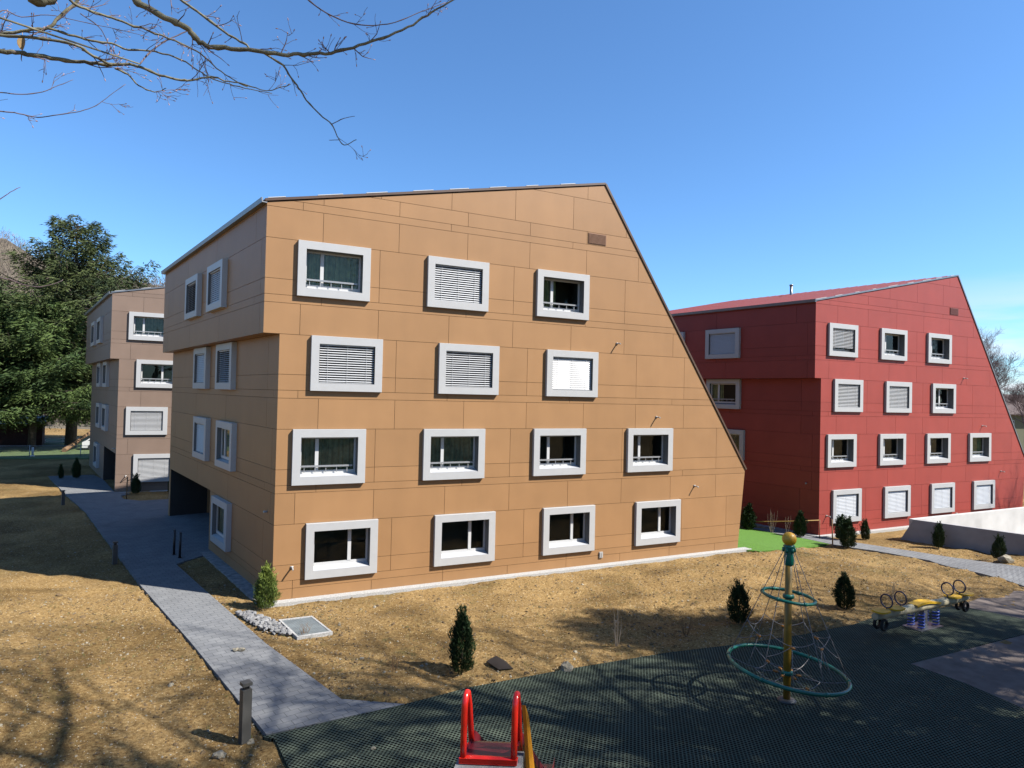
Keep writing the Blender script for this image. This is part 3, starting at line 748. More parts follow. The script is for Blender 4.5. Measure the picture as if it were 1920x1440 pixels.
r_left = [(1, 4.45, ('sashC', 'shut', 0)), (1, 8.4, ('sashL', 'open', 0)), (2, 4.75, ('sashL', 'curt3', 1)), (2, 8.75, ('sashR', 'shut', 0)),
          (3, 4.45, ('sashL', 'curt2', 0)), (3, 8.4, ('sashL', 'shut', 0))]
b_left = [(1, 4.45, ('sashL', 'curt2', 0)), (1, 8.4, ('sashL', 'open', 0)), (2, 4.8, ('sashR', 'curt2', 0)), (2, 8.75, ('sashR', 'open', 0)),
          (3, 4.45, ('sashL', 'curt2', 0)), (3, 8.4, ('sashL', 'curt2', 0)), (4, 9.2, ('sashR', 'curt2', 0))]
building('apartment_building', 'large ochre panelled apartment building with slanted right edge in the middle', (0, 0, 0), 0, MT['orange'], MT['groove_o'], MT['roof_o'], MT['vent'], o_front, o_left, (8.1, 16.35, 2.42), 1)
RB = building('apartment_building', 'red panelled apartment building with slanted right edge behind the concrete wall', (RX, RY, RZ0), RROT, MT['red'], MT['groove_r'], MT['roof_r'], MT['vent_r'], r_front, r_left, (11.0, 16.35, 2.42), 2)
BB = building('apartment_building', 'brown grey panelled apartment building half hidden behind the ochre one', (BX, BY, BZ), 0, MT['brown'], MT['groove_b'], MT['roof_b'], MT['vent'], b_front, b_left, (.25, 6.5, 2.42), 3)
# roof pipe on the red building
mb = MB(); mb.tube([(7.5, 9.0, 13.9), (7.5, 9.0, 15.35)], .10, 10); mb.lathe((7.5, 9.0, 15.35), [(.13, 0), (.13, .1)], 10)
obj('roof_pipe', mb.mesh('roof_pipe', MT['gutter']), RB)

# ---------------------------------------------------------------- concrete ramp walls
w0, w1 = Vector((30.81, -.06, -.9)), Vector((32.31, -4.72, -.9)); wd = (w1-w0); wd.z = 0; wd.normalize(); wn = Vector((wd.y, -wd.x, 0))
TC = Vector((30.92, -.40, .63))
mb = MB()
tb = TC-w0; tb = w0+wd*tb.dot(wd)
e0 = w0+wd*(-.45)
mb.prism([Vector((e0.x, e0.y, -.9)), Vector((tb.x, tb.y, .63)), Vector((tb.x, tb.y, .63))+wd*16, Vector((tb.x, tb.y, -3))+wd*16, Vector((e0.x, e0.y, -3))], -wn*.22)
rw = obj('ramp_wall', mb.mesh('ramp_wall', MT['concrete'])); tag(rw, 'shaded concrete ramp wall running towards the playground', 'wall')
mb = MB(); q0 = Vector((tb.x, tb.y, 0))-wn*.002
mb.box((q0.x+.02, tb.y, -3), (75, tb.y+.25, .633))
rw2 = obj('ramp_wall', mb.mesh('ramp_wall', MT['lit_concrete'])); tag(rw2, 'sunlit concrete ramp wall in front of the red building', 'wall')

# ---------------------------------------------------------------- light well with grate, stones
sa, sb, sc_, sd = [Vector((*g(*q, .03), .05)) for q in ((522, 1164), (585, 1156.5), (624, 1187), (557, 1197))]
lw = empty('light_well', (sa+sb+sc_+sd)/4, 'rectangular light well with pale rim set in the soil by the path', 'light well')
c0 = lw.location.copy()
mb = MB(); r4 = [sa-c0, sb-c0, sc_-c0, sd-c0]; ins = [v*.88 for v in r4]
for i in range(4):
    j = (i+1) % 4; a, b, c, d = r4[i], r4[j], ins[j], ins[i]; u_ = Vector((0, 0, .015)); dn = Vector((0, 0, -.3))
    mb.poly([a+u_, b+u_, c+u_, d+u_]); mb.poly([a+u_, a+dn, b+dn, b+u_]); mb.poly([d+u_, c+u_, c+dn, d+dn])
obj('rim', mb.mesh('rim', MT['kerb']), lw)
mb = MB()
for k in range(28):
    t = (k+.5)/28; a = ins[0].lerp(ins[3], t); b = ins[1].lerp(ins[2], t); mb.tube([a, b], .009, 4, cap=False)
for k in range(12):
    t = (k+.5)/12; a = ins[0].lerp(ins[1], t); b = ins[3].lerp(ins[2], t); mb.tube([a, b], .006, 4, cap=False)
mb.poly([v+Vector((0, 0, -.03)) for v in ins])
obj('grate', mb.mesh('grate', MT['galv']), lw)

def rock_mesh(name, m, seed, sub=2):
    import bmesh
    bm = bmesh.new(); bmesh.ops.create_icosphere(bm, subdivisions=sub, radius=1)
    for v in bm.verts:
        n_ = noise.noise(v.co*1.1+Vector((seed*7.1, 0, 0)))*.55+noise.noise(v.co*2.7+Vector((0, seed*3.3, 0)))*.25
        v.co *= 1+n_; v.co.z *= .72
    me = bpy.data.meshes.new(name); bm.to_mesh(me); bm.free(); me.materials.append(m); return me
def scatter(name, m, pts, sizes, label, kind='stuff', seed=0):
    """many small stones as one mesh"""
    rr = random.Random(seed); base = []
    for k in range(4):
        me = rock_mesh('tmp', m, k+seed*5, 1); base.append(([v.co.copy() for v in me.vertices], [tuple(p.vertices) for p in me.polygons])); bpy.data.meshes.remove(me)
    V, Fc = [], []
    for p, s in zip(pts, sizes):
        vs, fs = rr.choice(base); rot = Matrix.Rotation(rr.uniform(0, 6.28), 3, 'Z') @ Matrix.Rotation(rr.uniform(-.6, .6), 3, 'X'); n = len(V)
        for v in vs: q = rot @ v; V.append((p[0]+q.x*s, p[1]+q.y*s, p[2]+q.z*s))
        Fc += [tuple(i+n for i in f) for f in fs]
    me = bpy.data.meshes.new(name); me.from_pydata(V, [], Fc); me.materials.append(m); me.update()
    o = obj(name, me); o['kind'] = kind; return o
rr = random.Random(5)
def soilpt(x0, x1, y0, y1):
    while True:
        x, y = rr.uniform(x0, x1), rr.uniform(y0, y1)
        if near_poly(x, y) or in_poly(x, y, ASPH): continue
        if in_poly(x, y, [(-0.9, -.3), (19.7, -.3), (16, 16), (-4, 16.5)]): continue
        return (x, y, soil_z(x, y)-.03)
P = [soilpt(-9, 1.2, -9.5, 3) for _ in range(800)]+[soilpt(0, 20, -8.8, -.3) for _ in range(1000)]+[soilpt(-13, -2, 3, 22) for _ in range(500)]+[soilpt(20, 32, -9, 0) for _ in range(700)]
scatter('gravel', MT['stone'], P, [min(.075, rr.lognormvariate(-3.95, .40)) for _ in P], '', seed=1)
P = [soilpt(-9, 1.2, -9.5, 3) for _ in range(3600)]+[soilpt(0, 20, -8.8, -.3) for _ in range(4200)]+[soilpt(20, 32, -9, 0) for _ in range(900)]
scatter('soil_clods', MT['clod'], P, [min(.11, rr.lognormvariate(-3.95, .42)) for _ in P], '', seed=2)
# thin dry and green grass starting to grow on the bare soil
GP = []
rg_ = np.random.default_rng(77)
while len(GP) < 2600:
    c = soilpt(*rr.choice([(-9, 1.2, -9.5, 3), (0, 20, -8.8, -.6), (0, 20, -8.8, -3.0), (20, 31, -9, 0)]))
    if noise.noise(Vector((c[0]*.5, c[1]*.5, 5.0))) < -.05: continue
    GP.append(c)
GP = np.array(GP); k_ = rg_.integers(4, 12, len(GP)); P = np.repeat(GP, k_, 0); n = len(P); P = P+np.stack([rg_.normal(0, .03, n), rg_.normal(0, .03, n), np.full(n, .01)], 1)
D = rg_.normal(0, .55, (n, 3)); D[:, 2] = np.abs(D[:, 2])+.5
o = obj('sprouting_grass', leaf_mesh('sprouting_grass', P, D, rg_.uniform(.03, .11, n), rg_.uniform(.002, .005, n), np.repeat(rg_.random(len(GP)), k_), leaf_mat('sprouting_grass', (0.055, 0.075, 0.02), (0.23, 0.17, 0.08)))); o['kind'] = 'stuff'
# pile of crushed stone beside the path
A_ = [g(440, 1150), g(470, 1148), g(520, 1170), g(548, 1192), g(500, 1188)]
P = []
while len(P) < 420:
    x, y = rr.uniform(-2.5, .4), rr.uniform(-3.8, 0)
    if in_poly(x, y, A_): P.append((x, y, rr.uniform(.0, .07)))
scatter('crushed_stone', MT['gstone'], P, [rr.uniform(.018, .075) for _ in P], '', seed=3)
for i, (px, py, s, m, lab) in enumerate([(1063, 1256, .17, 'stone', 'pale pointed rock at the edge of the rubber mat'), (1886, 1046, .28, 'stone', 'pale rock beside the shrub at the concrete wall'),
        (441, 1221, .075, 'stone', 'left of the two small stones lying on the path'), (454, 1221, .085, 'stone', 'right of the two small stones lying on the path'), (700, 1406, .045, 'stone', 'small pale stone lying on the rubber mat'),
        (412, 1416, .10, 'stone', 'white stone on the soil below the near bollard'), (320, 1284, .06, 'stone', 'whitish stone on the tan soil left of the path'), (470, 1389, .07, 'stone', 'grey stone at the foot of the near bollard')]):
    p = at(px, py); z = soil_z(p.x, p.y)-.03 if not near_poly(p.x, p.y) else .015
    o = obj('rock', rock_mesh('rock', MT[m], i+1), None, (p.x, p.y, z+s*.3), rr.uniform(0, 6)); o.scale = (s, s, s*1.15 if i == 0 else s); tag(o, lab, 'rock')
P = [at(925, 1245), at(945, 1243)]
mb = MB(); c = P[0]
for k in range(3):
    pass
# dark geotextile flap half buried near the shrub
q = [at(x, y, .04) for x, y in ((912, 1240), (930, 1232), (948, 1240), (962, 1254), (935, 1256))]
mb.prism([Vector((v.x, v.y, .03+.025*(i == 1))) for i, v in enumerate(q)], (0, 0, .02))
o = obj('ground_cloth', mb.mesh('ground_cloth', MT['black'])); tag(o, 'dark scrap of cloth half buried beside the small shrub', 'cloth')

# ---------------------------------------------------------------- bollards, posts, barrier
def bollard(px, py, h, s, label, rz=0.3):
    p = at(px, py); z = soil_z(p.x, p.y)-.05
    t = empty('bollard_light', (p.x, p.y, z), label, 'bollard', 'bollard lights along the path', rz)
    mb = MB(); mb.box((-s, -s, 0), (s, s, h-.13)); obj('post', mb.mesh('post', MT['bollard']), t)
    mb = MB(); mb.box((-s*.55, -s*.55, h-.13), (s*.55, s*.55, h-.06)); obj('lamp', mb.mesh('lamp', MT['black']), t)
    mb = MB(); mb.box((-s*1.03, -s*1.03, h-.06), (s*1.03, s*1.03, h)); obj('cap', mb.mesh('cap', MT['bollard']), t)
bollard(458.5, 1388, 1.16, .085, 'grey square bollard light with capped top, nearest the playground')
bollard(215, 1056, .85, .075, 'dark bollard light in the shade left of the path')
bollard(118, 946, .84, .075, 'farthest dark bollard light, where the paving widens')
for px, py in ((326, 1040), (337, 1046)):
    p = at(px, py, .01); mb = MB(); mb.tube([(0, 0, 0), (0, 0, .98)], .045, 10); mb.lathe((0, 0, 0), [(.075, 0), (.075, .02)], 12)
    o = obj('black_post', mb.mesh('black_post', MT['black']), None, (p.x, p.y, .01)); tag(o, '%s of the two black posts on the shaded paving by the entrance' % ('left' if px < 330 else 'right'), 'post')
p = onz(1560, 1021); mb = MB(); mb.tube([(.05, 0, 0), (-.03, 0, 1.25)], [.035, .03], 6)
o = obj('wooden_stake', mb.mesh('wooden_stake', MT['wood']), None, p); tag(o, 'wooden stake between the dark shrubs in front of the red building', 'stake')
a = onz(1403, 992); b = onz(1550, 1010)
mb = MB(); za = a.z+.95; A3_ = atd(1397, 978, (a-CAM).dot(fwd)); B3_ = atd(1537, 975.5, (b-CAM).dot(fwd))
mb.tube([A3_, A3_.lerp(B3_, .3)+Vector((0, 0, -.02)), A3_.lerp(B3_, .6)+Vector((0, 0, -.03)), B3_], .028, 6)
o = obj('barrier_lath', mb.mesh('barrier_lath', MT['tape'])); tag(o, 'thin yellow lath stretched level above the footpath in front of the red building', 'barrier')
for px_, py_, P_, side in ((1399, 993, A3_, 'left'), (1536, 1003, B3_, 'right')):
    q = Vector((P_.x, P_.y, base_z(P_.x, P_.y)-.1)); mb = MB(); mb.tube([(0, 0, 0), (0, 0, P_.z-q.z+.03)], .022, 6)
    o = obj('barrier_stake', mb.mesh('barrier_stake', MT['wood']), None, q); tag(o, 'stake holding the %s end of the yellow lath' % side, 'stake')
p = at(237, 936); t = obj('planting_stake', None) if False else None
mb = MB(); mb.tube([(0, 0, 0), (.02, 0, 1.3)], .035, 6); mb.tube([(0, 0, 1.05), (.55, .1, 1.32)], .02, 6); mb.tube([(.02, 0, 1.25), (-.35, 0, .95)], .015, 5)
o = obj('planting_stake', mb.mesh('planting_stake', MT['wood']), None, (p.x, p.y, 0)); tag(o, 'pale tree stake with cross ties in front of the brown building', 'stake')

# ---------------------------------------------------------------- rotating net climber
sp = at(1475, 1313, .03); T = empty('net_climber', (sp.x, sp.y, .02), 'rotating rope net climber with yellow pole and two green rings', 'climbing frame')
fh_ = Vector((fwd.x, fwd.y, 0)).normalized()
TILT = Matrix.Rotation(R(6.0), 3, fh_)
mb = MB(); mb.lathe((0, 0, 0), [(.075, 0), (.075, .4), (.082, .42), (.082, 1.5), (.078, 1.52), (.072, 3.35)], 20); obj('pole', mb.mesh('pole', MT['gold']), T)
mb = MB(); mb.lathe((0, 0, 0), [(.20, 0), (.20, .025), (.13, .05), (.09, .055)], 20); obj('base_plate', mb.mesh('base_plate', MT['bollard']), T)
mb = MB(); mb.ball((0, 0, 3.56), .152, 24); obj('ball', mb.mesh('ball', MT['ball']), T)
mb = MB(); mb.lathe((0, 0, 2.98), [(.08, 0), (.105, .04), (.10, .25), (.115, .40), (.13, .43), (.09, .46)], 16)
for k in range(6): a = k*math.pi/3+.3; mb.lathe((.115*math.cos(a), .115*math.sin(a), 3.28), [(.03, 0), (.03, .09)], 8)
obj('collar', mb.mesh('collar', MT['green']), T)
def ringpt(r, z, a): v = TILT @ Vector((r*math.cos(a), r*math.sin(a), 0)); return v+Vector((0, 0, z))
for r, z, tr in ((1.24, .72, .040), (.545, 2.30, .034)):
    mb = MB(); mb.tube([ringpt(r, z, 2*math.pi*k/48) for k in range(48)], tr, 10, closed=True)
    rg = obj('ring', mb.mesh('ring', MT['green']), T)
    for k in range(6):
        a = k*math.pi/3+.3; mb = MB(); mb.tube([ringpt(r, z, a-.03*1.3/r), ringpt(r, z, a+.03*1.3/r)], tr+.008, 10); obj('clamp', mb.mesh('clamp', MT['green']), rg)
for z in (2.30, .62):
    mb = MB(); mb.lathe((0, 0, z-.05), [(.085, 0), (.12, .02), (.12, .08), (.085, .10)], 16); obj('hub_collar', mb.mesh('hub_collar', MT['green']), T)
def sag(a, b, s, n=8): return [a.lerp(b, t/n)+Vector((0, 0, -s*4*(t/n)*(1-t/n))) for t in range(n+1)]
rp = random.Random(3)
for k in range(6):
    a = k*math.pi/3+.3; top = Vector((.10*math.cos(a), .10*math.sin(a), 3.32)); m_ = ringpt(.545, 2.30, a); lo = ringpt(1.24, .72, a)
    mb = MB(); mb.tube([top, m_, m_.lerp(lo, .5)+Vector((0, 0, .0)), lo], .0085, 6); obj('rope', mb.mesh('rope', MT['rope']), T)
    a2 = a+math.pi/3; m2 = ringpt(.545, 2.30, a2); lo2 = ringpt(1.24, .72, a2)
    q0, q1 = m_.lerp(lo, .44), m2.lerp(lo2, .44); mid = (q0+q1)/2+Vector((0, 0, -.20))
    mb = MB(); mb.tube(sag(q0, q1, .17), .0085, 6); mb.tube([mid, lo.lerp(lo2, .5)*.93+Vector((0, 0, .05))], .0075, 6)
    s_ = mb; 
    q2 = m_.lerp(lo, .72); s_.tube(sag(q2, mid+Vector((0, 0, .03)), .04), .0075, 6)
    obj('net_rope', s_.mesh('net_rope', MT['rope']), T)
    hub = Vector((.10*math.cos(a), .10*math.sin(a), .62)); mb = MB()
    mb.tube(sag(hub, lo, .10), .0085, 6); mm_ = hub.lerp(lo, .5)+Vector((0, 0, -.10)); hub2 = Vector((.10*math.cos(a2), .10*math.sin(a2), .62)); mn = hub2.lerp(lo2, .5)+Vector((0, 0, -.10))
    mb.tube(sag(mm_, mn, .05), .0085, 6); obj('floor_rope', mb.mesh('floor_rope', MT['rope']), T)
    for (c, d) in ((mm_, lo-hub), (hub.lerp(lo, .12)+Vector((0, 0, -.03)), lo-hub), (mid, q1-q0)):
        if rp.random() < .25: continue
        d = d.normalized(); mb = MB(); mb.tube([c-d*.06, c-d*.03, c+d*.03, c+d*.06], [.014, .028, .028, .014], 8); obj('rope_joint', mb.mesh('rope_joint', MT['orangep']), T)

# ---------------------------------------------------------------- seesaw
L0, L1 = atd(1640, 1156, 18.05), atd(1812, 1119, 20.16); C0 = (L0+L1)/2; C0.z = 0
S = empty('seesaw', (C0.x, C0.y, .02), 'long spring seesaw with pale log beam, yellow seats and blue hoop handles', 'seesaw')
ax = (L1-L0); hl = ax.length/2; tiltz = ax.z/ax.length; ax.normalize(); sd_ = Vector((ax.y, -ax.x, 0)).normalized()   # sd_ towards the camera side
H0 = (L0.z+L1.z)/2-.02
cen = Vector((0, 0, H0)); pt = lambda t, s=0, z=0: cen+ax*t+sd_*s+Vector((0, 0, z))
mb = MB(); n_ = 16; mb.tube([pt(-hl+2*hl*i/n_) for i in range(n_+1)], [.095]+[.125+.006*math.sin(i*1.7) for i in range(n_-1)]+[.095], 14); obj('beam', mb.mesh('beam', MT['log']), S)
def pad(c, l, w_, m, name):
    mb = MB(); P_ = []
    for i in range(16):
        a = 2*math.pi*i/16; ca, sa_ = math.cos(a), math.sin(a)
        P_.append(c+ax*(l*abs(ca)**.6*(1 if ca > 0 else -1))+sd_*(w_*abs(sa_)**.6*(1 if sa_ > 0 else -1)))
    mb.prism(P_, (0, 0, .045)); return obj(name, mb.mesh(name, m), S)
for sgn in (-1, 1):
    for off, wid in ((.14, .20), (.80, .16)):
        t_ = sgn*(hl-off-.06); c = pt(t_, .06, .125); pad(c, .24, .20, MT['yseat'], 'seat')
    for off in (.47, 1.12):
        c = pt(sgn*(hl-off), .04, .39); nrm = (ax+sd_*.12).normalized(); u1 = nrm.cross(Vector((0, 0, 1))).normalized(); u2 = u1.cross(nrm)
        mb = MB(); mb.tube([c+(u1*math.cos(a)+u2*math.sin(a))*.185 for a in [2*math.pi*i/28 for i in range(28)]], .020, 8, closed=True)
        h_ = obj('handle', mb.mesh('handle', MT['hblue']), S)
        mb = MB(); mb.tube([pt(sgn*(hl-off), .04, .1), c-u2*.17], .018, 8); obj('handle_stem', mb.mesh('handle_stem', MT['hblue']), h_)
    for s_ in (-.09, .11):
        c = pt(sgn*(hl-.26), s_, -.24); mb = MB()
        mb.tube([c+(ax*math.cos(a)+Vector((0, 0, 1))*math.sin(a))*.13 for a in [2*math.pi*i/20 for i in range(20)]], .045, 8, closed=True); obj('tyre_bumper', mb.mesh('tyre_bumper', MT['rubberb']), S)
mb = MB(); prf = []
for i in range(13):
    t_ = -.55+1.2*i/12; prf.append(pt(t_, -.12, .125+.05*math.sin(i/12*math.pi*1.3)))
for a, b in zip(prf[:-1], prf[1:]):
    mb.poly([a, a+sd_*.28, b+sd_*.28, b]); mb.poly([a-Vector((0, 0, .05)), b-Vector((0, 0, .05)), b, a]); mb.poly([a+sd_*.28, a+sd_*.28-Vector((0, 0, .06)), b+sd_*.28-Vector((0, 0, .06)), b+sd_*.28])
obj('middle_pad', mb.mesh('middle_pad', MT['yseat']), S)
for t_ in (-.36, .36):
    for s_ in (-.14, .16):
        mb = MB(); pts = []
        for i in range(73):
            a = i/72*2*math.pi*5; pts.append(Vector((ax.x*t_+sd_.x*s_+.085*math.cos(a), ax.y*t_+sd_.y*s_+.085*math.sin(a), .03+(H0-.15)*i/72)))
        mb.tube(pts, .018, 6); obj('spring', mb.mesh('spring', MT['blue']), S)
mb = MB(); Mx = Matrix.Rotation(math.atan2(ax.y, ax.x), 4, 'Z'); mb.box((-.55, -.28, 0), (.55, .28, .03), 0, Mx); mb.box((-.09, -.08, .03), (.09, .08, H0-.1), 0, Mx); obj('base_plate', mb.mesh('base_plate', MT['gutter']), S)

# ---------------------------------------------------------------- slide on the embankment
s0 = atd(868.5, 1421, 5.5); SL = empty('slide', s0, 'top of a red playground slide with two hooped side rails', 'slide')
hd = Matrix.Rotation(R(-9), 3, 'Z') @ fh_; sr = Vector((hd.y, -hd.x, 0)); sr0 = Vector((fh_.y, -fh_.x, 0)); sr = (sr0*.8+sr*.2).normalized(); WS = .435
q_ = lambda f_, s_, z_: hd*f_+sr*s_+Vector((0, 0, z_))
for s_ in (0, WS):
    mb = MB(); pts = [q_(0, s_, -.02), q_(.0, s_, .2), q_(.005, s_, .38), q_(.02, s_, .455), q_(.05, s_, .505), q_(.085, s_, .52), q_(.12, s_, .505), q_(.15, s_, .45), q_(.20, s_, .36), q_(.26, s_, .18), q_(.32, s_, .02), q_(.36, s_, -.1)]
    mb.tube(pts, .028, 12); obj('side_rail', mb.mesh('side_rail', MT['redp']), SL)
    mb = MB(); so_ = s_-.008 if s_ == 0 else s_-.008
    mb.prism([q_(.02, so_, 0), q_(.02, so_, .38), q_(.05, so_, .47) if False else q_(.035, so_, .44), q_(.0+.05, so_, .30), q_(.07, so_, .10), q_(.16, so_, .03), q_(.3, so_, .0)], sr*.016)
    obj('side_panel', mb.mesh('side_panel', MT['redp']), SL)
mb = MB(); prof = [(-.03, -.03), (-.03, .012), (.0, .022), (.03, .012), (.05, .0)]
for (f0, z0), (f1, z1) in zip(prof[:-1], prof[1:]): mb.poly([q_(f0, -.03, z0), q_(f0, WS+.03, z0), q_(f1, WS+.03, z1), q_(f1, -.03, z1)], 0, False)
mb.prism([q_(-.03, -.03, -.035), q_(-.03, -.03, .010), q_(.05, -.03, .0), q_(.05, -.03, -.035)], sr*(WS+.06)); obj('front_lip', mb.mesh('front_lip', MT['redp']), SL)
mb = MB(); pr = [(.05, .001), (.26, .0), (.34, -.03), (.5, -.13), (1.4, -.78), (3.2, -2.05), (3.9, -2.45), (4.4, -2.5)]
for (f0, z0), (f1, z1) in zip(pr[:-1], pr[1:]):
    mb.poly([q_(f0, .0, z0), q_(f0, WS, z0), q_(f1, WS, z1), q_(f1, .0, z1)], 0, True)
    for s_ in (0, WS): mb.prism([q_(f0, s_, z0), q_(f1, s_, z1), q_(f1, s_, z1+.10 if f0 > .3 else z1+.02), q_(f0, s_, z0+.10 if f0 > .3 else z0+.02)], sr*.012)
obj('chute', mb.mesh('chute', MT['redfloor']), SL)
mb = MB(); mb.prism([q_(.06, WS+.05, .44), q_(.20, WS+.10, -.35), q_(.26, WS+.14, -.35), q_(.12, WS+.075, .32)], sr*.03+Vector((0, 0, 0))); obj('side_board', mb.mesh('side_board', MT['orangey']), SL)
mb = MB(); cb = s0+hd*.0; Mz = Matrix.Translation(Vector((0, 0, 0)))
mb.prism([s0+q_(-.12, -.06, -.045), s0+q_(-.12, WS+.06, -.045), s0+q_(.22, WS+.06, -.045), s0+q_(.22, -.06, -.045)], (0, 0, -.5)); o = obj('slide_footing', mb.mesh('slide_footing', MT['gstone'])); tag(o, 'grey concrete block under the top of the red slide', 'footing')

# ---------------------------------------------------------------- shrubs
def shrub_mesh(seed, spread, up_, n, leader, m, tip=0.0):
    r_ = np.random.default_rng(seed)
    z = r_.beta(1.2, 1.35, n)*.93+.04; a = r_.uniform(0, 2*np.pi, n)
    prof = np.interp(z, [0, .12, .35, .6, .85, 1], [.45, .85, 1, .80, .42, .06])
    lump = 1+.28*np.sin(a*3+seed+z*6)*np.sin(z*9+seed)+.12*np.sin(a*7+z*14)
    rad = spread*prof*lump*np.sqrt(r_.uniform(.12, 1.0, n))
    P = np.stack([rad*np.cos(a), rad*np.sin(a), z], 1)
    D = np.stack([np.cos(a), np.sin(a), np.full(n, up_)], 1)+r_.normal(0, .35, (n, 3))
    S = []
    for j in range(26):
        z0 = r_.uniform(.3, .95); a0 = r_.uniform(0, 6.28); r0 = spread*np.interp(z0, [0, .35, .85, 1], [.5, 1, .4, .05])*.8; m_ = 34; t_ = r_.random(m_)
        ln = r_.uniform(.10, .24) if j > 3 else .22; out_ = r_.uniform(.15, .7) if j > 3 else .1
        if j <= 3: z0 = .88; r0 = .02*j
        S.append(np.stack([(r0+ln*out_*t_)*np.cos(a0), (r0+ln*out_*t_)*np.sin(a0), z0+ln*t_*(1 if j > 3 else .9)], 1)+r_.normal(0, .008, (m_, 3)))
    S = np.concatenate(S); P = np.concatenate([P, S]); n2 = len(S); D = np.concatenate([D, np.stack([np.zeros(n2), np.zeros(n2), np.ones(n2)], 1)+r_.normal(0, .5, (n2, 3))])
    a = np.concatenate([a, r_.uniform(0, 6.28, n2)]); z = np.concatenate([z, S[:, 2]]); n = n+n2
    tone = .25+.5*(0.5+.5*np.sin(a*4+z*13+seed))*r_.uniform(.3, 1, n)+tip*np.clip((z-.45)*1.6, 0, 1)
    return leaf_mesh('foliage', P, D, r_.uniform(.04, .10, n), r_.uniform(.006, .011, n), tone, m)
SM = [shrub_mesh(1, .24, 1.3, 5200, 0, MT['yew']), shrub_mesh(4, .20, 1.9, 4200, 0, MT['yew']), shrub_mesh(9, .27, 2.4, 4600, 0, MT['yew']), shrub_mesh(12, .27, 1.9, 5200, 0, MT['jun'], .5)]
mb = MB(); mb.tube([(0, 0, -.05), (.005, 0, .4), (0, .01, .75), (.01, 0, 1.06)], [.018, .012, .007, .003], 6)
for k in range(7):
    a = k*2.4; mb.tube([(0, 0, .75+.03*k), (.05*math.cos(a), .05*math.sin(a), .86+.03*k)], [.004, .002], 4)
STEM = mb.mesh('stem', MT['bark'])
def shrub(px, py, top, k, w_, label, grp='young evergreen shrubs planted around the buildings', pit=None):
    p = onz(px, py) if pit is None else Vector(pit)
    zz = p.z if near_poly(p.x, p.y) else soil_z(p.x, p.y)-.04
    dep = (p-CAM).dot(fwd); h = (py-top)/F_PX*dep
    t = empty('evergreen_shrub', (p.x, p.y, zz), label, 'shrub', grp, px*.37)
    f = obj('foliage', SM[k], t); f.scale = (h*w_, h*w_, h); s_ = obj('stem', STEM, t); s_.scale = (h, h, h)
shrub(498, 1139, 1063, 3, 1.0, 'yellow green juniper shrub at the front left corner of the ochre building')
shrub(865, 1261, 1148, 0, .78, 'dark slim yew between the path and the net climber, beside the mat')
shrub(1385, 1170, 1098, 2, 1.05, 'bushy dark yew left of the net climber pole')
shrub(1583, 1141, 1078, 0, 1.1, 'dark rounded yew standing left of the seesaw')
shrub(1589, 1027, 972, 1, 1.25, 'tall dark shrub right of the wooden stake by the footpath')
shrub(1577, 1012, 968, 2, 1.0, 'dark shrub behind the taller one beside the wooden stake')
shrub(1622, 1011, 974, 1, 1.0, 'small thin shrub under the first ground floor blind of the red building')
shrub(1500, 1007, 962, 0, 1.0, 'dark shrub on the green turf edge left of the red corner')
shrub(1403, 993, 948, 0, 1.2, 'dark shrub in the shade right of the ochre building')
shrub(1760, 1028, 982, 1, .95, 'left one of the two shrubs along the shaded concrete wall')
shrub(1873, 1049, 1006, 2, .95, 'right one of the two shrubs along the shaded concrete wall')
shrub(254, 925, 890, 2, .85, 'small green shrub under the lowest blind of the brown building')
shrub(321, 924, 894, 0, .8, 'small dark shrub at the far corner of the ochre building')
shrub(143, 897, 862, 0, .8, 'black silhouetted shrub in the shade left of the brown building')
shrub(114, 898, 872, 1, .8, 'low dark shrub left of the black silhouetted one')

def twig_bush(px, py, top, n, spread, label, m='ptwig', seed=1):
    p = onz(px, py); r_ = random.Random(seed); dep = (p-CAM).dot(fwd); h = (py-top)/F_PX*dep; mb = MB()
    for k in range(n):
        a = r_.uniform(0, 6.28); s_ = spread*r_.uniform(.2, 1); hh = h*r_.uniform(.65, 1)
        x1, y1 = s_*math.cos(a), s_*math.sin(a)
        mb.tube([(x1*.15, y1*.15, -.05), (x1*.6, y1*.6, hh*.35), (x1*.9, y1*.9, hh*.7), (x1+r_.uniform(-.04, .04), y1, hh)], [.009, .007, .005, .003], 5, cap=False)
        for j in range(2):
            b = r_.uniform(0, 6.28); z0 = hh*r_.uniform(.3, .8); mb.tube([(x1*.8, y1*.8, z0), (x1*.8+.12*math.cos(b), y1*.8+.12*math.sin(b), z0+.16)], [.004, .002], 4, cap=False)
    o = obj('bare_bush', mb.mesh('bare_bush', MT[m]), None, (p.x, p.y, p.z)); tag(o, label, 'bush', 'leafless young bushes')
twig_bush(1156, 1218, 1140, 9, .16, 'pale leafless twigs in the soil right of the centre of the mat edge', seed=1)
twig_bush(1286, 1190, 1150, 8, .22, 'thin brown leafless bush left of the bushy yew', 'wood', 2)
twig_bush(1447, 999, 955, 8, .28, 'pale leafless twigs in front of the shaded red wall, left clump', seed=3)
twig_bush(1475, 1001, 963, 6, .25, 'pale leafless twigs in front of the shaded red wall, right clump', seed=4)
twig_bush(1672, 1125, 1085, 6, .18, 'faint leafless twigs behind the left end of the seesaw', seed=5)
twig_bush(738, 1262, 1222, 7, .18, 'brownish leafless twigs on the soil left of the slim yew', 'wood', 6)
twig_bush(572, 1192, 1168, 5, .25, 'thin bare twigs beside the light well', 'wood', 7)

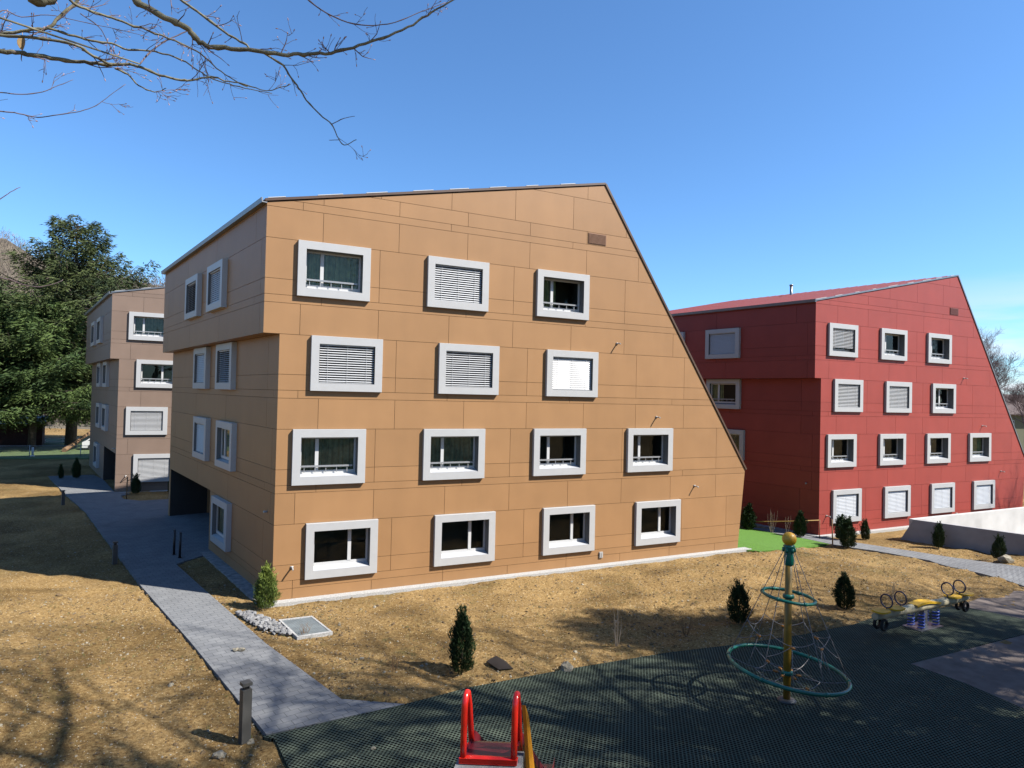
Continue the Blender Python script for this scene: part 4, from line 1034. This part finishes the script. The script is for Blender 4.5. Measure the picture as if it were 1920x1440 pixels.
# ---------------------------------------------------------------- bare trees
def grow(mb, p, d, r, L, lev, rr_, maxlev, gn=5, up_=.12, spread=.75):
    n = 4 if lev < 2 else 3; pts = [p.copy()]; rad = [r]; q = p.copy(); dd = d.copy()
    for i in range(n):
        dd = (dd+Vector((rr_.gauss(0, .13), rr_.gauss(0, .13), rr_.gauss(0, .10)+up_*.4))).normalized(); q = q+dd*L/n; pts.append(q.copy()); rad.append(r*(1-.55*(i+1)/n))
    mb.tube(pts, rad, 6 if lev < 2 else (4 if lev < 4 else 3), cap=False)
    if lev >= maxlev: return
    k = {0: 7, 1: 6, 2: 5, 3: 5, 4: 4}.get(lev, 3)
    for j in range(k):
        t = .3+.7*(j+rr_.random())/k if lev > 0 else .35+.65*(j+.5)/k
        t = min(t, .99); i = min(int(t*n), n-1); b = pts[i].lerp(pts[i+1], t*n-i)
        a = rr_.uniform(0, 6.28); o1 = dd.orthogonal().normalized(); o2 = dd.cross(o1)
        nd = (dd*(1-spread*.35)+(o1*math.cos(a)+o2*math.sin(a))*spread*rr_.uniform(.7, 1.2)+Vector((0, 0, up_))).normalized()
        grow(mb, b, nd, max(.010, rad[i]*rr_.uniform(.50, .72)), L*rr_.uniform(.52, .74), lev+1, rr_, maxlev, gn, up_, spread)
def bare_tree_meshes(seed, H, r, maxlev=5, m='bark'):
    rr_ = random.Random(seed); mb = MB(); tr = [Vector((0, 0, -.5)), Vector((.05, 0, H*.15)), Vector((-.1, .1, H*.32))]; mb.tube(tr, [r*1.3, r, r*.85], 10)
    t = mb.mesh('trunk', MT[m]); mb = MB(); grow(mb, tr[-1], Vector((0, 0, 1)), r*.85, H*.42, 0, rr_, maxlev)
    return t, mb.mesh('crown', MT[m])
BT = [bare_tree_meshes(3, 19, .42, 4), bare_tree_meshes(8, 17, .38, 4)]
def bare_tree(x, y, k, s, label, grp, rz=0, z=None, ms=None):
    t = empty('bare_tree', (x, y, base_z(x, y) if z is None else z), label, 'tree', grp, rz); a, b = (ms or BT)[k]
    o1 = obj('trunk', a, t); o2 = obj('crown', b, t); o1.scale = o2.scale = (s, s, s)
for i, (x, y, k, s, rz) in enumerate([(9.6, -21.0, 1, .92, 4.0), (8.0, -22.3, 0, 1.05, 1.2), (17.5, -20.5, 1, 1.15, 1.7), (24.0, -19.5, 0, 1.02, 2.9), (30.5, -19.0, 1, 1.1, 4.1), (20.5, -24.5, 0, 1.12, 5.2), (56, -6.5, 1, .75, 2.2), (27, -23.5, 1, 1.1, .2), (35, -21.5, 0, 1.0, 3.3)]):
    bare_tree(x, y, k, s, 'tall leafless tree beyond the right edge of the photo, throwing streaky shade on the playground', 'leafless trees shading the playground', rz)
bt = [bare_tree_meshes(21, 11, .16, 5, 'twig'), bare_tree_meshes(31, 9, .14, 5, 'twig')]
q = atd(1868, 760, 74); bare_tree(q.x, q.y, 0, 1.15, 'pale leafless tree behind the slanted edge of the red building', 'leafless trees behind the red building', .5, -.5, bt)
q = atd(1925, 760, 80); bare_tree(q.x, q.y, 1, 1.0, 'leafless tree above the brown roof at the right edge', 'leafless trees behind the red building', .5, -.5, bt)

# overhanging branches at the top left, from a tree just left of the camera
def B3(pts, dep0, dep1):
    n = len(pts)-1; return [atd(x, y, dep0+(dep1-dep0)*i/n) for i, (x, y) in enumerate(pts)]
ot = empty('branching_tree', (-7.6, -18.2, base_z(-7.6, -18.2)), 'budding bare tree whose branches hang into the top left of the sky', 'tree')
OT = ot.location.copy()
BR = [  # picture outline, distances, radii at both ends in metres
 ([(150, -200), (215, -70), (250, -5), (270, 12), (320, 37), (350, 52), (365, 70), (385, 84), (420, 91), (480, 95), (520, 101), (560, 103), (600, 101), (640, 95), (685, 82), (730, 67), (775, 45), (810, 22), (850, 0), (880, -14)], 4.6, 5.2, .026, .005),
 ([(300, -40), (335, -5), (370, 22), (420, 58), (450, 77), (472, 92)], 5.0, 4.9, .011, .007),
 ([(90, -60), (130, -2), (160, 17), (200, 30), (240, 45), (290, 62), (340, 82), (375, 100), (400, 122), (430, 145), (465, 163)], 4.8, 5.6, .012, .004),
 ([(-60, 70), (0, 64), (50, 56), (90, 52), (110, 33), (140, 8), (160, -30)], 4.9, 5.1, .012, .012),
 ([(90, 52), (130, 65), (170, 76), (210, 82), (240, 92), (290, 97), (340, 112), (370, 132), (400, 148), (430, 158), (470, 168), (510, 175)], 4.95, 5.6, .010, .003),
 ([(-60, 60), (0, 66), (60, 70), (100, 76), (150, 88), (175, 105), (210, 122)], 4.7, 5.0, .012, .010),
 ([(-120, 80), (0, 97), (30, 98), (60, 103), (110, 112), (160, 117), (200, 121), (255, 122), (290, 138), (330, 148), (360, 150), (395, 144), (420, 150), (460, 158), (500, 170), (545, 158)], 4.7, 5.5, .018, .003),
 ([(215, 128), (240, 140), (260, 160), (290, 172), (312, 165)], 5.0, 5.2, .008, .003),
 ([(-80, 168), (0, 173), (40, 177), (80, 172), (110, 160), (137, 150)], 5.1, 5.4, .0055, .002),
 ([(-80, 200), (0, 208), (35, 213), (70, 220), (110, 215), (150, 209), (180, 198), (205, 180), (235, 158)], 5.1, 5.5, .0055, .002),
 ([(497, 101), (530, 122), (545, 145), (560, 165), (575, 188), (600, 215), (622, 233), (632, 255), (645, 272), (668, 262)], 4.95, 5.3, .008, .003),
 ([(622, 233), (645, 222), (665, 218)], 5.2, 5.3, .0035, .002), ([(636, 262), (617, 263)], 5.3, 5.3, .003, .002),
 ([(560, -20), (590, 10), (640, 38), (690, 48), (740, 42), (790, 22), (835, 5)], 5.2, 5.6, .006, .003),
 ([(-40, 50), (5, 20), (40, 32), (90, 28), (150, 40), (220, 55), (280, 70)], 5.3, 5.9, .005, .002),
 ([(150, 25), (185, 50), (200, 75), (215, 100), (222, 105)], 4.9, 5.2, .004, .002),
 ([(262, 120), (285, 95), (320, 72), (360, 55)], 5.0, 5.4, .006, .004),
 ([(-30, 385), (0, 373), (20, 360), (38, 351)], 4.6, 4.8, .004, .002),
 ([(-60, 500), (0, 520), (20, 525), (45, 534), (75, 538), (105, 531), (118, 524)], 4.4, 4.7, .006, .002),
 ([(50, -60), (60, -8), (80, -1), (105, -14), (130, -60)], 4.3, 4.5, .045, .03)]
rb = random.Random(12); budp = []
def side_twigs(pts, r0, r1, dens, lev):
    for i in range(len(pts)-1):
        a, b = pts[i], pts[i+1]; L = (b-a).length
        for k in range(rb.choice([0, 1, 1, 2]) if dens else 0):
            if rb.random() > dens: continue
            t = rb.random(); p = a.lerp(b, t); d = (b-a).normalized(); ra = (r0+(r1-r0)*i/len(pts))
            nd = (d*rb.uniform(.5, 1.1)+Vector((rb.gauss(0, .5), rb.gauss(0, .5), rb.gauss(0, .55)))).normalized(); l = rb.uniform(.08, .26)*(1 if lev == 0 else .5)
            q = [p]
            for j in range(4): nd = (nd+Vector((rb.gauss(0, .16), rb.gauss(0, .16), rb.gauss(.04, .16)))).normalized(); q.append(q[-1]+nd*l/4)
            rr0 = max(.0022, min(.005, ra*.4)); mb.tube(q, [rr0, rr0*.85, rr0*.75, rr0*.65, .0013], 5, cap=False)
            budp.append((q[-1], nd))
            if lev < 2: side_twigs(q, rr0, .0015, .50 if lev == 0 else .3, lev+1)
for i, (pp, d0, d1, r0, r1) in enumerate(BR):
    P3_ = [v-OT for v in B3(pp, d0, d1)]
    # smooth the outline and give it small knots
    Q = []
    for a in range(len(P3_)-1):
        p0, p1, p2, p3 = P3_[max(a-1, 0)], P3_[a], P3_[a+1], P3_[min(a+2, len(P3_)-1)]
        for k in range(4):
            t = k/4; Q.append(.5*((2*p1)+(p2-p0)*t+(2*p0-5*p1+4*p2-p3)*t*t+(3*p1-p0-3*p2+p3)*t**3))
    Q.append(P3_[-1]); n = len(Q); Q = [v+Vector((rb.gauss(0, 1), rb.gauss(0, 1), rb.gauss(0, 1)))*min(.0035, r0*.22) for v in Q]
    rad = [(r0+(r1-r0)*k/(n-1))*(1+(.28 if k % 7 == 3 else rb.uniform(-.06, .06))) for k in range(n)]
    mb = MB(); mb.tube(Q, rad, 8); big = r0 > .0075
    br = obj('branch', mb.mesh('branch', MT['barkg'] if big else MT['twig']), ot)
    mb = MB(); side_twigs([v for v in Q[::2]], r0, r1, 0 if i in (18, 19) else (.42 if r0 > .0075 else .22), 0)
    if mb.v: obj('twigs', mb.mesh('twigs', MT['twig']), br)['kind'] = 'stuff'
mb = MB()
for p, d in budp:
    if rb.random() < .75: mb.tube([p-d*.002, p+d*.006, p+d*.014, p+d*.02], [.0018, .0042, .0034, .0008], 5, cap=False)
bo = obj('buds', mb.mesh('buds', MT['bud']), ot); bo['kind'] = 'stuff'
mb = MB(); tp = [Vector((0, 0, -.4)), Vector((.1, .0, 2)), Vector((.25, -.1, 4)), Vector((.3, -.1, 6.5)), Vector((.2, 0, 9))]; mb.tube(tp, [.26, .2, .17, .12, .06], 12)
for i in (0, 3, 5, 6, 9, 13, 16, 18, 19):
    e = B3(BR[i][0], BR[i][1], BR[i][2])[0]-OT; h0 = max(1.5, min(8, e.z-1.2)); s_ = Vector((.27, -.1, h0)); mb.tube([s_, s_.lerp(e, .5)+Vector((0, 0, .25)), e], [BR[i][3]*2+.01, BR[i][3]*1.5, BR[i][3]], 8)
obj('trunk', mb.mesh('trunk', MT['barkg']), ot)
lp = atd(42, 82, 4.85)-OT; mb = MB(); nf, nr_ = -fwd, rt
for sgn in (-1, 1):
    prof = [(0, .055), (.02, .045), (.032, .02), (.03, -.01), (.018, -.035), (0, -.055)]
    for (x0, z0), (x1, z1) in zip(prof[:-1], prof[1:]): mb.poly([lp+up*z0, lp+nr_*sgn*x0+up*z0+nf*.012*x0/.03, lp+nr_*sgn*x1+up*z1+nf*.012*x1/.03, lp+up*z1])
mb.tube([lp+up*.055, lp+up*.085], .0015, 4); obj('dry_leaf', mb.mesh('dry_leaf', MT['leafdry']), ot)

# ---------------------------------------------------------------- conifers
def conifer(name, x, y, H, Rm, label, m, seed, nl, zlo=.16, leaders=0, dens=1.0, wid=None, droop=.3, grp='old conifers behind the wire fence', z0=-.2):
    r_ = np.random.default_rng(seed); rr_ = random.Random(seed)
    t = empty(name, (x, y, z0), label, 'tree', grp)
    mb = MB(); mb.tube([(0, 0, -.5), (.1, 0, H*.3), (-.1, .1, H*.6), (0, 0, H*.93)], [H*.022, H*.017, H*.011, .04], 10); obj('trunk', mb.mesh('trunk', MT['bark']), t)
    lb = MB(); P, D, L, T = [], [], [], []
    def limb(p0, az, ln, rise, dr, tone, thick):
        pts = []
        for i in range(9):
            s = i/8; pts.append(p0+np.array([math.cos(az+.25*math.sin(s*3+az))*ln*s, math.sin(az+.25*math.sin(s*3+az))*ln*s, ln*(rise*s-dr*s*s+.32*s**4)]))
        lb.tube([Vector(q) for q in pts], [thick*(1-.85*i/8) for i in range(9)], 5, cap=False)
        n = int(ln*72*dens)
        # side branchlets carrying needle sprays
        nb = max(5, int(ln*3.4))
        for b in range(nb):
            s = .22+.78*(b+r_.random())/nb; s = min(s, .999); i = min(int(s*8), 7); c = pts[i]*(1-(s*8-i))+pts[i+1]*(s*8-i)
            side = 1 if b % 2 else -1; ba = az+side*r_.uniform(.5, 1.25); bl = ln*.40*(1.12-s)*r_.uniform(.7, 1.3)+.35
            k = int(n/nb*r_.uniform(.7, 1.3))+6; u = r_.random(k)**.8
            w_ = r_.normal(0, .13+.06*bl, (k, 3)); w_[:, 2] = -np.abs(w_[:, 2])*1.9+.12
            q = c+np.stack([np.cos(ba)*bl*u, np.sin(ba)*bl*u, -.22*bl*u*u-.05*u*r_.random(k)], 1)+w_
            P.append(q); dd = np.stack([np.full(k, math.cos(ba)), np.full(k, math.sin(ba)), np.full(k, -.30)], 1)+r_.normal(0, .30, (k, 3)); D.append(dd)
            L.append(r_.uniform(.28, .62, k)); tb_ = tone+r_.uniform(-.22, .22); T.append(np.clip(tb_+r_.normal(0, .12, k)+.10*u, 0, 1))
    for i in range(nl):
        h = zlo+(1-zlo)*((i+rr_.random())/nl)**.92; 
        f = (h-zlo)/(1-zlo); env = wid(f) if wid else (1-f)**.75*(1 if f > .1 else .7)
        ln = Rm*env*rr_.uniform(.62, 1.12)+.5; az = i*2.399+rr_.uniform(-.5, .5)
        limb(np.array([0, 0, h*H*.93]), az, ln, .10+.35*f, droop*(1-f*.6), .45+rr_.uniform(-.25, .3), .03+.018*ln)
    for k in range(leaders):
        az = k*1.9+.7; h0 = H*rr_.uniform(.60, .72); ln = rr_.uniform(2.2, 4.0); p0 = np.array([0, 0, h0]); tip = p0+np.array([math.cos(az)*ln, math.sin(az)*ln, rr_.uniform(3.2, 5.6)])
        lb.tube([Vector(p0), Vector(p0+(tip-p0)*.5+np.array([0, 0, -.8])), Vector(tip)], [.14, .10, .03], 6)
        for j in range(9):
            s = .35+.65*j/9; c = p0+(tip-p0)*s+np.array([0, 0, -.8*4*s*(1-s)]); limb(c, rr_.uniform(0, 6.28), rr_.uniform(.9, 2.0)*(1.25-s), .35, .25, .4, .03)
    obj('limbs', lb.mesh('limbs', MT['bark']), t)
    P, D, L, T = np.concatenate(P), np.concatenate(D), np.concatenate(L), np.concatenate(T)
    me = leaf_mesh('crown', P, D, L, r_.uniform(.028, .06, len(P)), T, m); obj('crown', me, t); return len(P)
q = at(132, 838); nA = conifer('old_fir', q.x, q.y, 25.8, 8.3, 'tallest old fir with a ragged broken crown rising behind the brown building', MT['needle'], 5, 104, .27, 6, 1.25,
    wid=lambda f: float(np.interp(f, [0, .1, .3, .5, .66, .74, .86, 1], [.80, 1.0, 1.0, .90, .70, .42, .30, .16])))
q = at(45, 848); nB = conifer('old_fir', q.x, q.y+3, 16.5, 7.4, 'broad green fir spreading over the dark red shed', MT['needle2'], 9, 112, .25, 0, 1.7, wid=lambda f: float(np.interp(f, [0, .12, .4, .7, 1], [.8, 1, .95, .6, .08])), droop=.42)
q = at(-80, 850); nC = conifer('old_fir', q.x, q.y+2, 17.5, 7.6, 'green fir cut by the left edge of the photo', MT['needle2'], 14, 100, .22, 0, 1.6, wid=lambda f: float(np.interp(f, [0, .12, .4, .7, 1], [.8, 1, .95, .6, .08])), droop=.42)
q = at(205, 838); nD = conifer('old_fir', q.x, q.y+10, 15.0, 5.6, 'shorter fir directly behind the brown building', MT['needle'], 17, 60, .18, 0, 1.0)

for i, (x, y, H_, R_) in enumerate([(21.0, -17.4, 19.0, 2.9), (28.6, -20.8, 15.5, 3.4), (21.5, -21.5, 16.5, 3.0), (15.4, -20.0, 13.5, 2.4), (19.5, -24.0, 15.0, 2.6)]):
    conifer('spruce', x, y, H_, R_, 'tall spruce beyond the right edge of the photo, throwing deep shade on the playground', MT['needle'], 40+i, 60, .55 if i == 0 else .30, 0, 1.2 if i == 0 else .65, grp='spruces shading the playground', z0=base_z(x, y))

# ---------------------------------------------------------------- hillside, left background
def hill_h(px, s):     # s: 0 foot .. 1 ridge
    e = float(np.interp(px, [-1500, -400, 0, 60, 110, 280, 330, 700, 1000], [.16, .25, .226, .195, .183, .165, .16, .07, .0]))
    return e*s**1.15
V, Fc = [], []; nx, ns = 90, 34
for j in range(ns+1):
    s = j/ns; r = 92+190*s
    for i in range(nx+1):
        px = -1500+2500*i/nx; d = Vector((ray(px, 720).x, ray(px, 720).y, 0)); k = r/1.0
        z = 6.63*s+hill_h(px, s)*r-.4; 
        p = CAM+d*k; z += noise.noise(Vector((p.x*.03, p.y*.03, 0)))*3.5*s; V.append((p.x, p.y, z))
for i in range(nx+1):                     # back slope of the ridge
    px = -1500+2500*i/nx; d = Vector((ray(px, 720).x, ray(px, 720).y, 0)); p = CAM+d*520; V.append((p.x, p.y, -5))
for j in range(ns+1):
    for i in range(nx): a = j*(nx+1)+i; Fc.append((a, a+1, a+nx+2, a+nx+1))
me = bpy.data.meshes.new('hill'); me.from_pydata(V, [], Fc); me.materials.append(MT['hill']); me.polygons.foreach_set('use_smooth', [True]*len(Fc)); me.update(); struct(obj('hill', me))
n = 90000; r_ = np.random.default_rng(2); px = r_.uniform(-420, 420, n); s = r_.uniform(.02, 1.0, n)**.9; P = np.zeros((n, 3))
for i in range(n):
    r = 92+190*s[i]; d = ray(px[i], 720); P[i] = (CAM.x+d.x*r, CAM.y+d.y*r, 6.63*s[i]+hill_h(px[i], s[i])*r-.4+noise.noise(Vector(((CAM.x+d.x*r)*.03, (CAM.y+d.y*r)*.03, 0)))*3.5*s[i])
P[:, 2] += r_.uniform(0, 4.5, n)*(.3+.7*s)
D = r_.normal(0, .5, (n, 3)); D[:, 2] = np.abs(D[:, 2])+.9
tone = .5+.35*np.sin(P[:, 0]*.11)*np.sin(P[:, 1]*.07)+r_.normal(0, .15, n)
o = obj('hillside_wood', leaf_mesh('hillside_wood', P, D, r_.uniform(.8, 2.4, n), r_.uniform(.05, .12, n), tone, MT['brush'])); o['kind'] = 'stuff'
# low horizon hills all round
V, Fc = [], []; nn = 120
for i in range(nn):
    a = 2*math.pi*i/nn; r = 900; h = 9+7*noise.noise(Vector((math.cos(a)*3, math.sin(a)*3, 0)))
    for (rr2, hh) in ((820, -3), (880, h*.6), (960, h), (1100, -3)): V.append((CAM.x+rr2*math.cos(a), CAM.y+rr2*math.sin(a), hh))
for i in range(nn):
    for k in range(3): a = i*4+k; b = ((i+1) % nn)*4+k; Fc.append((a, b, b+1, a+1))
me = bpy.data.meshes.new('horizon_hills'); me.from_pydata(V, [], Fc); me.materials.append(MT['hedge']); me.update()
ca = me.color_attributes.new('tone', 'FLOAT_COLOR', 'CORNER'); struct(obj('horizon_hills', me))

# ---------------------------------------------------------------- fence, shed, car, rails (left background)
FA, FB = at(-260, 861), at(172, 857); FA.z = FB.z = 0; fd = (FB-FA); FL = fd.length; fd.normalize()
FE = empty('wire_fence', FA, 'low chain link fence on thin steel posts along the lawn', 'fence', None, math.atan2(fd.y, fd.x))
x = 0
while x < FL:
    mb = MB(); mb.tube([(x, 0, -.2), (x, 0, 1.12)], .035, 8); obj('post', mb.mesh('post', MT['mesh']), FE); x += 3.9
mb = MB(); mb.tube([(0, 0, 1.06), (FL, 0, 1.06)], .018, 6); obj('top_rail', mb.mesh('top_rail', MT['mesh']), FE)
mb = MB(); x = -1.05
while x < FL:
    for sg_ in (1, -1):
        a = x if sg_ == 1 else x+1.02; b = x+1.02 if sg_ == 1 else x
        mb.poly([(a, .004*sg_, .03), (a+.007, .004*sg_, .03), (b+.007, .004*sg_, 1.05), (b, .004*sg_, 1.05)])
    x += .085
obj('wire_mesh', mb.mesh('wire_mesh', MT['mesh']), FE)
q = at(28, 838); sh = empty('shed', (q.x, q.y, 0), 'dark red boarded shed in the shade of the firs', 'shed', None, .1)
mb = MB(); mb.box((-7, 0, 0), (2.2, 4, 2.3)); 
for k in range(31): mb.box((-7+.3*k, -.02, .02), (-7+.3*k+.27, -.001, 2.28))
obj('wall', mb.mesh('wall', MT['shed']), sh)
mb = MB(); mb.prism([(-7.3, -.4, 2.3), (2.5, -.4, 2.3), (2.5, 4.4, 3.0), (-7.3, 4.4, 3.0)], (0, 0, .12)); obj('roof', mb.mesh('roof', MT['roof_b']), sh)
q = at(100, 831); wf = empty('white_railing', (q.x, q.y, 0), 'low white railing on the meadow behind the big fir', 'railing', None, .12)
mb = MB(); mb.box((-2.4, 0, .45), (2.6, .05, .60)); mb.box((-2.4, 0, .15), (2.6, .05, .28)); obj('rail', mb.mesh('rail', MT['white2']), wf)
for k in range(4): mb = MB(); mb.box((-2.4+1.6*k, .05, 0), (-2.3+1.6*k, .12, .68)); obj('post', mb.mesh('post', MT['white2']), wf)
q = at(198, 844); cr_ = empty('parked_car', (q.x, q.y+1, 0), 'white parked car half hidden by the brown building', 'car', None, .08)
mb = MB(); prof = [(-2.1, .25), (2.1, .25), (2.15, .7), (1.9, .88), (1.25, .92), (.75, 1.38), (-1.2, 1.42), (-1.85, .95), (-2.12, .8)]
mb.prism([(x, -.85, z) for x, z in prof], (0, 1.7, 0)); obj('body', mb.mesh('body', MT['white2']), cr_)
mb = MB(); mb.poly([(-1.65, -.853, .96), (1.1, -.853, .94), (.68, -.853, 1.31), (-1.15, -.853, 1.34)]); mb.poly([(-1.88, -.7, .97), (-1.25, -.7, 1.4), (-1.25, .7, 1.4), (-1.88, .7, .97)]); obj('side_window', mb.mesh('side_window', MT['black']), cr_)
for x in (-1.3, 1.3):
    for y in (-.87, .72): mb = MB(); mb.tube([(x, y, .32), (x, y+.18, .32)], .32, 18); obj('wheel', mb.mesh('wheel', MT['rubberb']), cr_)
a, b = at(120, 848), at(160, 836); mb = MB(); mb.tube([(a.x, a.y, .2), ((a.x+b.x)/2, (a.y+b.y)/2, .6), (b.x+1, b.y-2, 1.9)], [.22, .2, .12], 8)
o = obj('leaning_log', mb.mesh('leaning_log', MT['wood'])); tag(o, 'pale log leaning at the foot of the tallest fir', 'log')
q = at(59, 857); mb = MB(); mb.tube([(0, 0, 0), (0, 0, .85)], .09, 8); mb.lathe((0, 0, 0), [(.2, 0), (.16, .12)], 10); o = obj('marker_post', mb.mesh('marker_post', MT['white2']), None, (q.x, q.y+.4, 0)); tag(o, 'short white marker post by the wire fence', 'post')

# ---------------------------------------------------------------- house at the right edge
q = atd(1880, 760, 86); q.z = -.5; hs = empty('house', q, 'olive plastered house with brown tiled roof at the right edge', 'house', None, -.35)
mb = MB(); mb.box((-3, 0, 0), (24, 9, 6.3)); obj('wall', mb.mesh('wall', MT['olive']), hs)
mb = MB(); mb.prism([(-3.6, -.7, 6.0), (24.6, -.7, 6.0), (24.6, 4.5, 8.7), (-3.6, 4.5, 8.7)], (0, 0, .15)); mb.prism([(-3.6, 9.7, 6.0), (-3.6, 4.5, 8.7), (24.6, 4.5, 8.7), (24.6, 9.7, 6.0)], (0, 0, .15)); rf = obj('roof', mb.mesh('roof', MT['tile']), hs)
mb = MB(); mb.box((3.5, 5, 8), (4.4, 5.9, 9.9)); obj('chimney', mb.mesh('chimney', MT['gstone']), rf)
for x in (0.5, 4.2, 8.0):
    for z in (1.2, 4.0): mb = MB(); mb.box((x, -.06, z), (x+1.2, -.003, z+1.3)); wn_ = obj('window', mb.mesh('window', MT['white2']), hs); mb = MB(); mb.box((x+.1, -.08, z+.1), (x+1.1, -.061, z+1.2)); obj('pane', mb.mesh('pane', MT['black']), wn_)
q = atd(1895, 760, 66); q.z = -.5; sf = empty('slatted_fence', q, 'fence of level grey slats beside the slanted edge of the red building', 'fence', None, -.3)
for k in range(8): mb = MB(); mb.box((0, 0, .3+k*.3), (9, .04, .48+k*.3)); obj('slat', mb.mesh('slat', MT['gutter']), sf)
for x in (0, 3, 6, 9): mb = MB(); mb.box((x, .041, 0), (x+.1, .14, 2.7)); obj('post', mb.mesh('post', MT['bollard']), sf)
print('needles', nA, nB, nC, nD)
